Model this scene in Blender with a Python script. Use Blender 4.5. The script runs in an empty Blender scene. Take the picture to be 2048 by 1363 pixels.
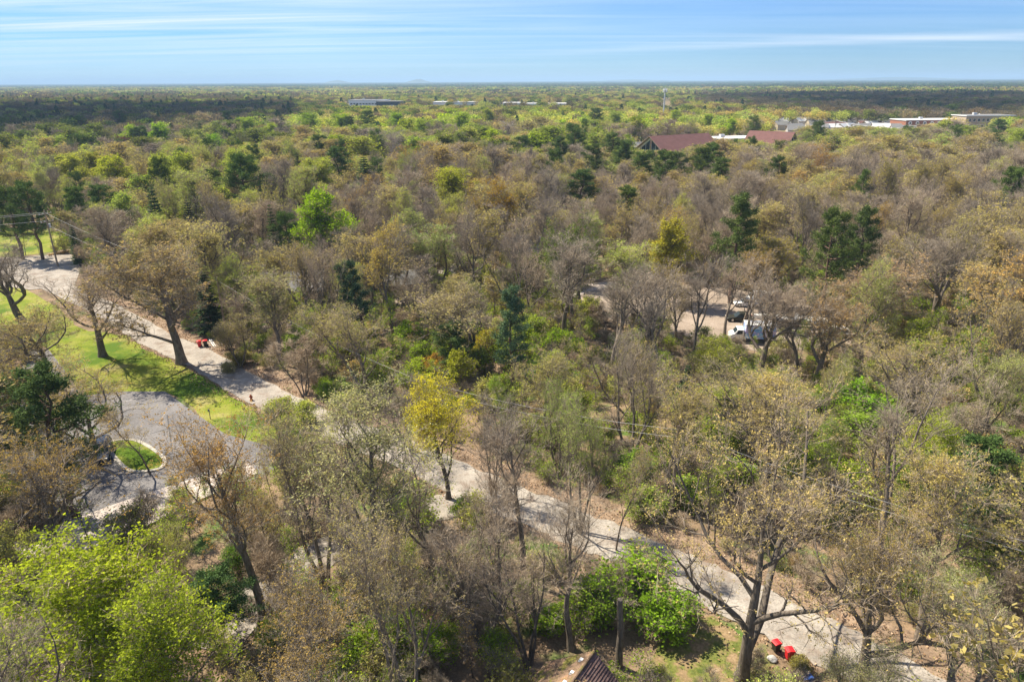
import bpy, math, random
import numpy as np
from mathutils import Vector, Matrix, Euler
R = math.radians
C = bpy.context.scene.collection
scene = bpy.context.scene

# ------------------------------------------------------------------ camera, sky, sun, exposure
CAMZ = 38.0
cam_d = bpy.data.cameras.new('camera'); cam = bpy.data.objects.new('camera', cam_d); C.objects.link(cam)
cam_d.sensor_width = 36; cam_d.lens = 24.0; cam_d.clip_start = 0.5; cam_d.clip_end = 90000
CM = Matrix.Translation((0, 0, CAMZ)) @ Matrix.Rotation(R(90 - 20.85), 4, 'X') @ Matrix.Rotation(R(-0.31), 4, 'Z')
cam.matrix_world = CM
scene.camera = cam

SUN_ELEV = 52.0
SHX, SHY = 0.83, -0.56                       # the way shadows fall
sh = Vector((SHX, SHY, 0)).normalized()
sun_dir = Vector((-sh.x * math.cos(R(SUN_ELEV)), -sh.y * math.cos(R(SUN_ELEV)), math.sin(R(SUN_ELEV))))
sl = bpy.data.lights.new('sun', 'SUN'); so = bpy.data.objects.new('sun', sl); C.objects.link(so)
sl.energy = 5.0; sl.angle = R(0.53); sl.color = (1.0, 0.91, 0.75)
so.rotation_euler = sun_dir.to_track_quat('Z', 'Y').to_euler(); so.location = (-200, 200, 500)

w = bpy.data.worlds.new('World'); scene.world = w; w.use_nodes = True
nt = w.node_tree; nt.nodes.clear()
def N(nt, typ, **k):
    n = nt.nodes.new(typ)
    for a, b in k.items(): setattr(n, a, b)
    return n
def L(nt, a, b): nt.links.new(a, b)
sky = N(nt, 'ShaderNodeTexSky', sky_type='NISHITA', sun_disc=False)
sky.sun_elevation = R(SUN_ELEV); sky.sun_rotation = math.atan2(sun_dir.x, sun_dir.y)
sky.altitude = 0; sky.air_density = 1.0; sky.dust_density = 0.0; sky.ozone_density = 2.5
def mathn(nt, op, a=None, b=None, c=None, clamp=False):
    n = N(nt, 'ShaderNodeMath', operation=op, use_clamp=clamp)
    for i, v in enumerate((a, b, c)):
        if v is None: continue
        if isinstance(v, (int, float)): n.inputs[i].default_value = v
        else: L(nt, v, n.inputs[i])
    return n.outputs[0]
def ramp(nt, fac, stops, interp='LINEAR'):
    n = N(nt, 'ShaderNodeValToRGB'); n.color_ramp.interpolation = interp
    el = n.color_ramp.elements
    while len(el) < len(stops): el.new(0.5)
    for e, (p, c) in zip(el, stops):
        e.position = p; e.color = (*c, 1) if len(c) == 3 else c
    L(nt, fac, n.inputs[0]); return n.outputs[0]
def noise(nt, vec, scale, detail=4, rough=0.55, dist=0.0, out=0):
    n = N(nt, 'ShaderNodeTexNoise'); n.inputs['Scale'].default_value = scale
    n.inputs['Detail'].default_value = detail; n.inputs['Roughness'].default_value = rough
    n.inputs['Distortion'].default_value = dist
    if vec is not None: L(nt, vec, n.inputs['Vector'])
    return n.outputs[out]
def mixc(nt, fac, a, b, mode='MIX'):
    n = N(nt, 'ShaderNodeMix', data_type='RGBA', blend_type=mode)
    for s, v in (('Factor', fac), ('A', a), ('B', b)):
        i = [x for x in n.inputs if x.name == s and (x.type == 'VALUE' if s == 'Factor' else x.type == 'RGBA')][0]
        if isinstance(v, (int, float)): i.default_value = v
        elif isinstance(v, tuple): i.default_value = (*v, 1)
        else: L(nt, v, i)
    return [o for o in n.outputs if o.type == 'RGBA'][0]
# high cirrus: direction projected on a plane far up, two streaked layers
tc = N(nt, 'ShaderNodeTexCoord'); sep = N(nt, 'ShaderNodeSeparateXYZ'); L(nt, tc.outputs['Generated'], sep.inputs[0])
zc = mathn(nt, 'MAXIMUM', sep.outputs[2], 0.0); zc = mathn(nt, 'ADD', zc, 0.035)
px = mathn(nt, 'DIVIDE', sep.outputs[0], zc); py = mathn(nt, 'DIVIDE', sep.outputs[1], zc)
cmb = N(nt, 'ShaderNodeCombineXYZ'); L(nt, px, cmb.inputs[0]); L(nt, py, cmb.inputs[1])
def streak(rot, sc, loc, nscale, det, dist):
    m = N(nt, 'ShaderNodeMapping'); L(nt, cmb.outputs[0], m.inputs[0])
    m.inputs['Rotation'].default_value = (0, 0, R(rot)); m.inputs['Scale'].default_value = sc; m.inputs['Location'].default_value = loc
    return noise(nt, m.outputs[0], nscale, det, 0.6, dist)
s1 = streak(4, (0.13, 0.75, 1), (3.1, 0.4, 0), 1.0, 14, 1.4)
s2 = streak(-5, (0.05, 0.9, 1), (1.3, 7.4, 2), 1.0, 6, 0.2)
s1 = ramp(nt, s1, [(0.34, (0, 0, 0)), (0.66, (1, 1, 1))])
s2 = ramp(nt, s2, [(0.53, (0, 0, 0)), (0.74, (1, 1, 1))])
left = ramp(nt, mathn(nt, 'ADD', mathn(nt, 'MULTIPLY', sep.outputs[0], 0.8), 0.5), [(0.1, (1, 1, 1)), (0.62, (0.22, 0.22, 0.22))])
cl = mathn(nt, 'MULTIPLY', s1, left)
cl = mathn(nt, 'ADD', mathn(nt, 'MULTIPLY', cl, 0.8), mathn(nt, 'MULTIPLY', s2, 0.42))
# one long thin contrail-like band rising to the right: a line in the cirrus plane
lat = mathn(nt, 'ADD', py, mathn(nt, 'MULTIPLY', px, 0.62))
lat = mathn(nt, 'ADD', lat, mathn(nt, 'MULTIPLY', streak(0, (0.5, 0.5, 1), (0, 0, 5), 1.0, 4, 0.0), 1.2))
band = mathn(nt, 'SUBTRACT', 1.0, mathn(nt, 'DIVIDE', mathn(nt, 'ABSOLUTE', mathn(nt, 'SUBTRACT', lat, 15.4)), 1.25), clamp=True)
band = mathn(nt, 'MULTIPLY', band, ramp(nt, mathn(nt, 'ADD', mathn(nt, 'MULTIPLY', sep.outputs[0], 1.0), 0.5), [(0.46, (0, 0, 0)), (0.6, (0.55, 0.55, 0.55)), (1.0, (1, 1, 1))]))
cl = mathn(nt, 'ADD', cl, mathn(nt, 'MULTIPLY', band, 0.6), clamp=True)
up = ramp(nt, sep.outputs[2], [(0.0, (0, 0, 0)), (0.02, (0.4, 0.4, 0.4)), (0.06, (1, 1, 1))])
cl = mathn(nt, 'MULTIPLY', cl, up)
skyb = mixc(nt, 1.0, sky.outputs[0], (0.42, 0.68, 1.12), 'MULTIPLY'); skyc = mixc(nt, cl, skyb, (7.4, 8.3, 9.5))
bg = N(nt, 'ShaderNodeBackground'); L(nt, skyc, bg.inputs[0]); bg.inputs[1].default_value = 0.062
wo = N(nt, 'ShaderNodeOutputWorld'); L(nt, bg.outputs[0], wo.inputs[0])

scene.view_settings.view_transform = 'Standard'; scene.view_settings.look = 'None'
scene.view_settings.exposure = 1.06; scene.view_settings.gamma = 1; scene.view_settings.use_curve_mapping = False
scene.render.engine = 'CYCLES'
scene.cycles.max_bounces = 5; scene.cycles.diffuse_bounces = 3; scene.cycles.transmission_bounces = 3
scene.cycles.volume_bounces = 0; scene.cycles.transparent_max_bounces = 6
scene.cycles.use_denoising = True; scene.cycles.pixel_filter_type = 'BLACKMAN_HARRIS'; scene.cycles.filter_width = 1.5
scene.cycles.caustics_reflective = False; scene.cycles.caustics_refractive = False

# ------------------------------------------------------------------ pixel <-> world (photo pixels, 2048 wide)
FP = 2048 * 24 / 36
CMI = CM.inverted(); CO = CM.translation
def PX(u, v, z=0.0):
    d = CM.to_3x3() @ Vector(((u - 1024) / FP, -(v - 681.5) / FP, -1))
    t = (z - CO.z) / d.z
    return Vector((CO.x + d.x * t, CO.y + d.y * t, z))
_M = np.array(CMI)
def PJ(x, y, z):
    p = _M @ np.array([x, y, z, 1.0])
    return 1024 + FP * p[0] / -p[2], 681.5 - FP * p[1] / -p[2], -p[2]
def PJA(P):
    Q = np.c_[P, np.ones(len(P))] @ _M.T
    return 1024 + FP * Q[:, 0] / -Q[:, 2], 681.5 - FP * Q[:, 1] / -Q[:, 2], -Q[:, 2]

# ------------------------------------------------------------------ materials
def mat(name):
    m = bpy.data.materials.new(name); m.use_nodes = True; t = m.node_tree
    return m, t, t.nodes['Principled BSDF']
def simple(name, col, rough=0.7, var=0.25, scale=6, metal=0.0, bump=0.0, gen='Object'):
    m, t, b = mat(name)
    tc = N(t, 'ShaderNodeTexCoord')
    f = noise(t, tc.outputs[gen], scale, 5, 0.6)
    f = ramp(t, f, [(0.3, (1 - var,) * 3), (0.7, (1 + var * 0.5,) * 3)])
    c = mixc(t, 1.0, col, f, 'MULTIPLY'); L(t, c, b.inputs['Base Color'])
    b.inputs['Roughness'].default_value = rough; b.inputs['Metallic'].default_value = metal
    if rough > 0.6: b.inputs['Specular IOR Level'].default_value = 0.25
    if bump:
        bn = N(t, 'ShaderNodeBump'); bn.inputs['Strength'].default_value = bump; bn.inputs['Distance'].default_value = 0.05
        L(t, noise(t, tc.outputs[gen], scale * 6, 4, 0.6), bn.inputs['Height']); L(t, bn.outputs[0], b.inputs['Normal'])
    return m
def leafmat(name, prop='tint', trans=0.42, var=0.45, fallback=None):
    m, t, b = mat(name); t.nodes.remove(b); out = t.nodes['Material Output']
    at = N(t, 'ShaderNodeAttribute', attribute_type='INSTANCER', attribute_name=prop)
    g = N(t, 'ShaderNodeNewGeometry')
    v = ramp(t, g.outputs['Random Per Island'], [(0.0, (1 - var, 1 - var, 1 - var)), (0.6, (1, 1, 1)), (1.0, (1 + var * .8, 1 + var * .7, 1 + var * .3))])
    tc = N(t, 'ShaderNodeTexCoord')
    n2 = ramp(t, noise(t, tc.outputs['Object'], 0.55, 2, 0.5), [(0.3, (0.78, 0.80, 0.85)), (0.7, (1.2, 1.15, 1.05))])
    c = mixc(t, 1.0, at.outputs['Color'], v, 'MULTIPLY'); c = mixc(t, 1.0, c, n2, 'MULTIPLY')
    d = N(t, 'ShaderNodeBsdfDiffuse'); tr = N(t, 'ShaderNodeBsdfTranslucent'); L(t, c, d.inputs[0])
    c2 = mixc(t, 1.0, c, (1.1, 1.15, 0.6), 'MULTIPLY'); L(t, c2, tr.inputs[0])
    mx = N(t, 'ShaderNodeMixShader'); mx.inputs[0].default_value = trans
    L(t, d.outputs[0], mx.inputs[1]); L(t, tr.outputs[0], mx.inputs[2]); L(t, mx.outputs[0], out.inputs['Surface'])
    return m
def barkmat(name, c1, c2):
    m, t, b = mat(name); b.inputs['Roughness'].default_value = 0.9; b.inputs['Specular IOR Level'].default_value = 0.15
    tc = N(t, 'ShaderNodeTexCoord'); oi = N(t, 'ShaderNodeObjectInfo')
    mp = N(t, 'ShaderNodeMapping'); mp.inputs['Scale'].default_value = (1, 1, 0.22); L(t, tc.outputs['Object'], mp.inputs[0])
    f = noise(t, mp.outputs[0], 7, 5, 0.65)
    c = ramp(t, f, [(0.3, c1), (0.7, c2)])
    v = ramp(t, oi.outputs['Random'], [(0, (0.75, 0.74, 0.74)), (1, (1.25, 1.2, 1.15))])
    L(t, mixc(t, 1.0, c, v, 'MULTIPLY'), b.inputs['Base Color'])
    bn = N(t, 'ShaderNodeBump'); bn.inputs['Strength'].default_value = 0.7; bn.inputs['Distance'].default_value = 0.06
    L(t, f, bn.inputs['Height']); L(t, bn.outputs[0], b.inputs['Normal'])
    return m
def twigmat(name, c1, c2):
    m, t, b = mat(name); b.inputs['Roughness'].default_value = 0.9; b.inputs['Specular IOR Level'].default_value = 0.1
    g = N(t, 'ShaderNodeNewGeometry'); oi = N(t, 'ShaderNodeObjectInfo')
    c = ramp(t, g.outputs['Random Per Island'], [(0, c1), (1, c2)])
    v = ramp(t, oi.outputs['Random'], [(0, (0.8, 0.78, 0.8)), (0.5, (1.0, 0.96, 0.92)), (1, (1.2, 1.1, 1.02))])
    L(t, mixc(t, 1.0, c, v, 'MULTIPLY'), b.inputs['Base Color'])
    return m
M = {}
M['leaf'] = leafmat('leaf')
M['needle'] = leafmat('needle', trans=0.12, var=0.35)
M['bark'] = barkmat('bark', (0.075, 0.062, 0.050), (0.25, 0.215, 0.175))
M['palebark'] = barkmat('pale_bark', (0.30, 0.27, 0.23), (0.62, 0.58, 0.52))
M['pinebark'] = barkmat('pine_bark', (0.06, 0.042, 0.035), (0.19, 0.125, 0.095))
M['twig'] = twigmat('twig', (0.21, 0.178, 0.132), (0.54, 0.465, 0.36))
M['palewood'] = twigmat('pale_wood', (0.26, 0.23, 0.20), (0.50, 0.45, 0.39))

# ------------------------------------------------------------------ mesh helpers
def mesh_np(name, V, F, mats, mi=None, smooth=False):
    """V (n,3), F (m,k) all faces of one size, or a list of such arrays"""
    if not isinstance(F, (list, tuple)): F = [F]
    F = [np.asarray(f, dtype=np.int64) for f in F if len(f)]
    me = bpy.data.meshes.new(name)
    nv = len(V); nl = sum(f.size for f in F); nf = sum(len(f) for f in F)
    me.vertices.add(nv); me.vertices.foreach_set('co', np.asarray(V, dtype=np.float32).ravel())
    me.loops.add(nl); me.loops.foreach_set('vertex_index', np.concatenate([f.ravel() for f in F]).astype(np.int32))
    me.polygons.add(nf)
    tot = np.concatenate([np.full(len(f), f.shape[1], dtype=np.int32) for f in F])
    st = np.concatenate([[0], np.cumsum(tot)[:-1]]).astype(np.int32)
    me.polygons.foreach_set('loop_start', st); me.polygons.foreach_set('loop_total', tot)
    if mi is not None: me.polygons.foreach_set('material_index', np.asarray(mi, dtype=np.int32))
    if smooth: me.polygons.foreach_set('use_smooth', np.ones(nf, dtype=bool))
    for m in mats: me.materials.append(m)
    me.update(calc_edges=True); return me
def tubes(P, Rad, sides):
    """P (B,n,3), Rad (B,n) -> verts, quads"""
    B, n, _ = P.shape
    T = np.empty_like(P); T[:, 1:-1] = P[:, 2:] - P[:, :-2]; T[:, 0] = P[:, 1] - P[:, 0]; T[:, -1] = P[:, -1] - P[:, -2]
    T /= np.linalg.norm(T, axis=2, keepdims=True) + 1e-9
    ref = np.where(np.abs(T[:, :1, 2:3]) > 0.8, np.array([[[1.0, 0, 0]]]), np.array([[[0, 0, 1.0]]]))
    ref = np.broadcast_to(ref, T.shape)
    U = np.cross(T, ref); U /= np.linalg.norm(U, axis=2, keepdims=True) + 1e-9
    W = np.cross(T, U)
    a = np.arange(sides) / sides * 2 * np.pi
    ring = P[:, :, None, :] + Rad[:, :, None, None] * (np.cos(a)[None, None, :, None] * U[:, :, None, :] + np.sin(a)[None, None, :, None] * W[:, :, None, :])
    V = ring.reshape(-1, 3)
    idx = np.arange(B * n * sides).reshape(B, n, sides)
    nx = np.roll(idx, -1, axis=2)
    Q = np.stack([idx[:, :-1], nx[:, :-1], nx[:, 1:], idx[:, 1:]], axis=-1).reshape(-1, 4)
    return V, Q
def norm(a): return a / (np.linalg.norm(a, axis=-1, keepdims=True) + 1e-9)

class Skel:
    """a tree skeleton: levels of polylines"""
    def __init__(s, seed, H, fork=0.3, lead=0.8, n1=9, n2=7, n3=6, ang=50, spread=0.5, gn=0.12, up=0.06, tr=0.028, t0=0.3, lean=0.0, multi=1, droop=0.0, r2=0.5, r3=0.5, wt=.07):
        s.wt = wt
        s.rng = rng = np.random.default_rng(seed); s.H = H; s.lv = {0: [], 1: [], 2: [], 3: []}
        s.p = dict(n=(n1, n2, n3), up=up, gn=gn, droop=droop, ratio=(spread, r2, r3), ang=ang, t0=t0)
        for k in range(multi):
            a = rng.uniform(0, 6.28)
            d = np.array([math.cos(a), math.sin(a), 0]) * (lean + (0.22 if multi > 1 else 0)) + np.array([0, 0, 1.0])
            s.grow(np.array([0.12 * math.cos(a), 0.12 * math.sin(a), -0.25]) if multi > 1 else np.array([0, 0, -0.25]), norm(d), H * lead * (1 if k == 0 else rng.uniform(.7, 1)), tr * H * (1 if multi == 1 else 0.62), 0)
    def grow(s, p, d, Ln, r, lev):
        rng = s.rng; n = (9, 7, 5, 4)[lev]; seg = Ln / n
        pts = [p]; rad = [r * (1.35 if lev == 0 else 1)]; P = p; D = d
        wig = (s.wt, 1.35, 1.7, 1.9)[lev] * (1 if lev == 0 else s.p['gn'])
        for i in range(n):
            D = norm(D + rng.normal(0, wig, 3) + np.array([0, 0, (0.05, s.p['up'], s.p['up'] * .6, -s.p['droop'])[lev]]))
            P = P + D * seg
            if P[2] > s.H * 1.02: D = norm(D * np.array([1, 1, 0.1]) + 1e-3)
            pts.append(P); rad.append(max(r * (1 - (0.82 if lev else 0.78) * (i + 1) / n), 0.006))
        pts = np.array(pts); rad = np.array(rad); s.lv[lev].append((pts, rad))
        if lev == 3: return
        k = s.p['n'][lev]; t0 = (s.p['t0'], 0.22, 0.15)[lev]
        az = rng.uniform(0, 6.28)
        for j in range(k):
            t = t0 + (1 - t0) * ((j + rng.uniform(0, 1)) / k) ** 0.9
            t = min(t, 0.995); f = t * n; i = int(f); q = pts[i] + (pts[i + 1] - pts[i]) * (f - i)
            tg = norm(pts[i + 1] - pts[i]); rr = rad[i]
            az += 2.4 + rng.normal(0, 0.5)
            a = R(s.p['ang'] if lev == 0 else 48) * rng.uniform(0.75, 1.25) * (1 - 0.35 * t if lev == 0 else 1)
            u = np.cross(tg, [0.3, 0.5, 0.8]); u = norm(u); v2 = np.cross(tg, u)
            cd = tg * math.cos(a) + (u * math.cos(az) + v2 * math.sin(az)) * math.sin(a)
            if lev > 0 and cd[2] < -0.25: cd[2] *= -0.4
            base = Ln if lev else s.H
            cl = base * s.p['ratio'][lev] * (1 - (0.5 if lev == 0 else 0.45) * (t - t0) / (1 - t0)) * (rng.uniform(0.7, 1.2) if lev == 2 else rng.uniform(0.5, 1.35))
            s.grow(q, norm(cd), cl, min(rr * 0.72, rr * (0.35 + 0.4 * cl / max(Ln, .1)) + 0.004), lev + 1)
    def wood(s, mats, kind='bark'):
        VV, FF, off = [], [], 0
        for lev, sides in ((0, 9), (1, 6), (2, 4), (3, 3)):
            if not s.lv[lev]: continue
            V, Q = tubes(np.array([a for a, b in s.lv[lev]]), np.array([b for a, b in s.lv[lev]]), sides)
            VV.append(V); FF.append(Q + off); off += len(V)
        return np.concatenate(VV), np.concatenate(FF)
    def twigs(s, per3=6, per4=3, ln=0.9, ln2=0.5, w=0.011, down=0.0):
        """level 4: tapering 3-sided prisms along levels 2-3; level 5: slim blades"""
        rng = s.rng; bp = []; bd = []
        for lev, k in ((3, per3), (2, per3)):
            for pts, rad in s.lv[lev]:
                t = rng.uniform(0.15, 1.0, k) * (len(pts) - 1.001); i = t.astype(int); f = (t - i)[:, None]
                bp.append(pts[i] * (1 - f) + pts[i + 1] * f); bd.append(norm(pts[i + 1] - pts[i]))
        P = np.concatenate(bp); D = np.concatenate(bd); n = len(P)
        out = norm(P * np.array([1, 1, .6]) - np.array([0, 0, s.H * .30])); d = norm(D * 0.75 + rng.normal(0, 0.36, (n, 3)) + out * .30 + np.array([0, 0, 0.28 - down])); l = ln * rng.uniform(0.5, 1.25, n)[:, None]
        mid = P + d * l * 0.5; d2 = norm(d + rng.normal(0, 0.3, (n, 3)) + np.array([0, 0, 0.1 - down])); end = mid + d2 * l * 0.5
        A = np.stack([P, mid, end], 1); V, Q = tubes(A, np.broadcast_to(np.array([w, w * .7, w * .25]), (n, 3)), 3)
        # blades
        m = n * per4; src = np.repeat(np.arange(n), per4); t = rng.uniform(0.2, 1, m)[:, None]
        q = np.where(t < .5, P[src] + (mid - P)[src] * t * 2, mid[src] + (end - mid)[src] * (t * 2 - 1))
        e = norm(d2[src] + rng.normal(0, 0.48, (m, 3)) + np.array([0, 0, 0.22 - down])); l2 = ln2 * rng.uniform(0.4, 1.3, m)[:, None]
        sd = norm(np.cross(e, rng.normal(0, 1, (m, 3)))) * w * 0.9
        tip = q + e * l2
        BV = np.stack([q - sd, q + sd, tip], 1).reshape(-1, 3)
        BF = np.arange(m * 3).reshape(-1, 3) + len(V)
        s.ends = np.concatenate([end, tip, end + (mid - end) * rng.uniform(0, 1, (n, 1))]); s.edir = np.concatenate([d2, e, d])
        return np.concatenate([V, BV]), [Q, BF]
    def leaves(s, count, size, sd=0.12, aspect=0.7, hang=0.0, top=0.0):
        rng = s.rng; k = 4; ids = np.repeat(rng.integers(0, len(s.ends), count // k + 1), k)[:count]
        if top > 0:
            zz = s.ends[:, 2] / s.H; p = np.clip(zz, 0.05, 1) ** (top * 2); p /= p.sum(); ids = rng.choice(len(s.ends), count, p=p)
        c = s.ends[ids] + rng.normal(0, sd, (count, 3)); c[:, 2] -= hang * rng.uniform(0, 1, count)
        return quads(rng, c, size, aspect)
def quads(rng, c, size, aspect=0.7, ax=None):
    n = len(c); u = norm(rng.normal(0, 1, (n, 3)) if ax is None else ax); v = norm(np.cross(u, rng.normal(0, 1, (n, 3))))
    sz = size * rng.uniform(0.55, 1.35, n)[:, None]
    a = u * sz; b = v * sz * aspect
    V = np.stack([c - a * .5, c + b * .5, c + a * .6, c - b * .5], 1).reshape(-1, 3)
    return V, np.arange(n * 4).reshape(-1, 4)

# ------------------------------------------------------------------ tree prototypes (meshes shared by every copy)
PROTO = {}
def joinmesh(name, parts):
    """parts: (V, F or [F], material)"""
    VV, FF, MI, mats, off = [], [], [], [], 0
    quadsF, triF = [], []
    for V, F, m in parts:
        mi = len(mats); mats.append(m)
        for f in (F if isinstance(F, list) else [F]):
            FF.append(f + off); MI.append(np.full(len(f), mi))
        VV.append(V); off += len(V)
    return mesh_np(name, np.concatenate(VV), FF, mats, np.concatenate(MI))
def smooth_me(me):
    me.polygons.foreach_set('use_smooth', np.ones(len(me.polygons), dtype=bool)); return me
def skel_proto(key, sk, twig=dict(), leaf=None, sub=None):
    V, Q = sk.wood(None); t = mesh_np('trunk', V, [Q], [M['bark']], smooth=True)
    tv, tf = sk.twigs(**twig); tm = mesh_np('twigs', tv, tf, [M['twig']])
    PROTO[key] = dict(H=sk.H, trunk=t, twigs=tm, sets={}, r=float(np.percentile(np.linalg.norm(sk.ends[:, :2], axis=1), 93)), raw=(V, Q, tv, tf))
    for nm, kw in (leaf or {}).items():
        lv, lf = sk.leaves(**kw); PROTO[key]['sets'][nm] = mesh_np(nm, lv, [lf], [M['leaf']])
    if sk.H > 9:                                   # lighter crowns with finer leaves, for the trees close by
        tw = dict(twig); tw['per3'] = max(3, int(tw.get('per3', 6) * .55)); tw['w'] = .0085; tv, tf = sk.twigs(**tw); PROTO[key]['twigs_near'] = mesh_np('twigs', tv, tf, [M['twig']])
        for nm, kw in (leaf or {}).items():
            kw = dict(kw); cf, sf = dict(buds=(1.2, .58), fine=(1.1, .68), leaves=(1.15, .60), blossom=(1.5, .68))[nm]
            kw['count'] = int(kw['count'] * cf); kw['size'] *= sf; kw['sd'] *= .9; lv, lf = sk.leaves(**kw); PROTO[key]['sets'][nm + '_near'] = mesh_np(nm, lv, [lf], [M['leaf']])
    return PROTO[key]
LV = dict(buds=dict(count=9000, size=0.17, sd=0.07, aspect=0.6),
          leaves=dict(count=13000, size=0.23, sd=0.22, aspect=0.75),
          fine=dict(count=12000, size=0.15, sd=0.14, aspect=0.6))
# wide open-grown oaks
skel_proto('oakA', Skel(11, 18, lead=0.62, n1=11, n2=9, n3=7, ang=62, spread=0.50, gn=0.13, up=0.17, tr=0.026, t0=0.30, r2=.52), dict(per3=6, per4=2, ln=0.95, w=0.0095), {k: LV[k] for k in ('buds', 'leaves')})
skel_proto('oakB', Skel(12, 18, lead=0.55, n1=10, n2=9, n3=7, ang=55, spread=0.56, gn=0.15, up=0.18, tr=0.028, t0=0.36, r2=.5), dict(per3=6, per4=2, ln=0.95, w=0.0095), {k: LV[k] for k in ('buds', 'fine')})
skel_proto('oakC', Skel(14, 19, lead=0.60, n1=9, n2=9, n3=7, ang=60, spread=0.62, gn=0.15, up=0.20, tr=0.0205, t0=0.20, r2=.46, r3=.48, wt=.03), dict(per3=6, per4=2, ln=0.95, w=0.0095), {k: LV[k] for k in ('buds',)})
skel_proto('oakE', Skel(17, 18, lead=0.66, n1=10, n2=8, n3=7, ang=44, spread=0.50, gn=0.10, up=0.16, tr=0.022, t0=0.22, r2=.5, r3=.5, wt=.02), dict(per3=6, per4=2, ln=0.95, w=0.0095), {k: LV[k] for k in ('buds',)})
skel_proto('oakD', Skel(15, 17, lead=0.52, n1=8, n2=9, n3=7, ang=66, spread=0.66, gn=0.20, up=0.26, tr=0.024, t0=0.26, r2=.44, r3=.5), dict(per3=6, per4=2, ln=0.95, w=0.0095), {k: LV[k] for k in ('buds', 'fine')})
# tall woodland trees
skel_proto('woodA', Skel(21, 17, lead=0.85, n1=12, n2=8, n3=6, ang=45, spread=0.36, gn=0.09, up=0.2, tr=0.016, t0=0.38), dict(per3=6, per4=2, ln=0.85, w=0.0095), {k: LV[k] for k in ('buds', 'leaves', 'fine')})
skel_proto('woodB', Skel(22, 17, lead=0.8, n1=11, n2=8, n3=6, ang=40, spread=0.42, gn=0.10, up=0.18, tr=0.017, t0=0.42, lean=.08), dict(per3=6, per4=2, ln=0.85, w=0.0095), {k: LV[k] for k in ('buds', 'leaves', 'fine')})
skel_proto('woodD', Skel(24, 18, lead=0.66, n1=7, n2=8, n3=7, ang=34, spread=0.52, gn=0.13, up=0.16, tr=0.018, t0=0.34, lean=.1, r2=.46), dict(per3=6, per4=2, ln=0.9, w=0.0095), {k: LV[k] for k in ('buds', 'fine')})
skel_proto('woodC', Skel(23, 16, lead=0.78, n1=7, n2=7, n3=5, ang=36, spread=0.36, gn=0.08, up=0.2, tr=0.02, t0=0.30, multi=3), dict(per3=5, per4=2, ln=0.85, w=0.0095), {k: LV[k] for k in ('buds', 'fine')})
# slender leaning understory
skel_proto('thinA', Skel(31, 11, lead=0.9, n1=9, n2=6, n3=4, ang=38, spread=0.34, gn=0.08, up=0.12, tr=0.010, t0=0.3, lean=.15), dict(per3=7, per4=3, ln=0.7), dict(leaves=dict(count=6500, size=0.18, sd=0.2), buds=dict(count=3200, size=0.13, sd=0.05, aspect=.55), fine=dict(count=6000, size=0.11, sd=0.2)))
skel_proto('thinB', Skel(32, 12, lead=0.9, n1=5, n2=5, n3=4, ang=30, spread=0.34, gn=0.08, up=0.14, tr=0.013, t0=0.3, multi=4), dict(per3=6, per4=3, ln=0.8, w=0.012), dict(fine=dict(count=5000, size=0.11, sd=0.18)))
# compact round maple
skel_proto('mapleA', Skel(41, 13, lead=0.8, n1=13, n2=8, n3=6, ang=50, spread=0.36, gn=0.07, up=0.12, tr=0.018, t0=0.22), dict(per3=5, per4=2, ln=0.7), dict(leaves=dict(count=14000, size=0.22, sd=0.16), blossom=dict(count=11000, size=0.16, sd=0.12, aspect=.8)))
# low, many-stemmed bushes
skel_proto('bushA', Skel(51, 3.4, lead=0.85, n1=5, n2=4, n3=3, ang=45, spread=0.42, gn=0.09, up=0.08, tr=0.012, t0=0.1, multi=6), dict(per3=5, per4=2, ln=0.45, ln2=0.3, w=0.008), dict(leaves=dict(count=5500, size=0.16, sd=0.14), fine=dict(count=4000, size=0.09, sd=0.12)))
skel_proto('bushB', Skel(52, 3.0, lead=0.9, n1=5, n2=4, n3=3, ang=55, spread=0.5, gn=0.11, up=0.05, tr=0.010, t0=0.1, multi=5), dict(per3=6, per4=3, ln=0.5, ln2=0.35, w=0.008), dict(leaves=dict(count=5000, size=0.15, sd=0.18), fine=dict(count=3000, size=0.09, sd=0.12)))

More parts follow.
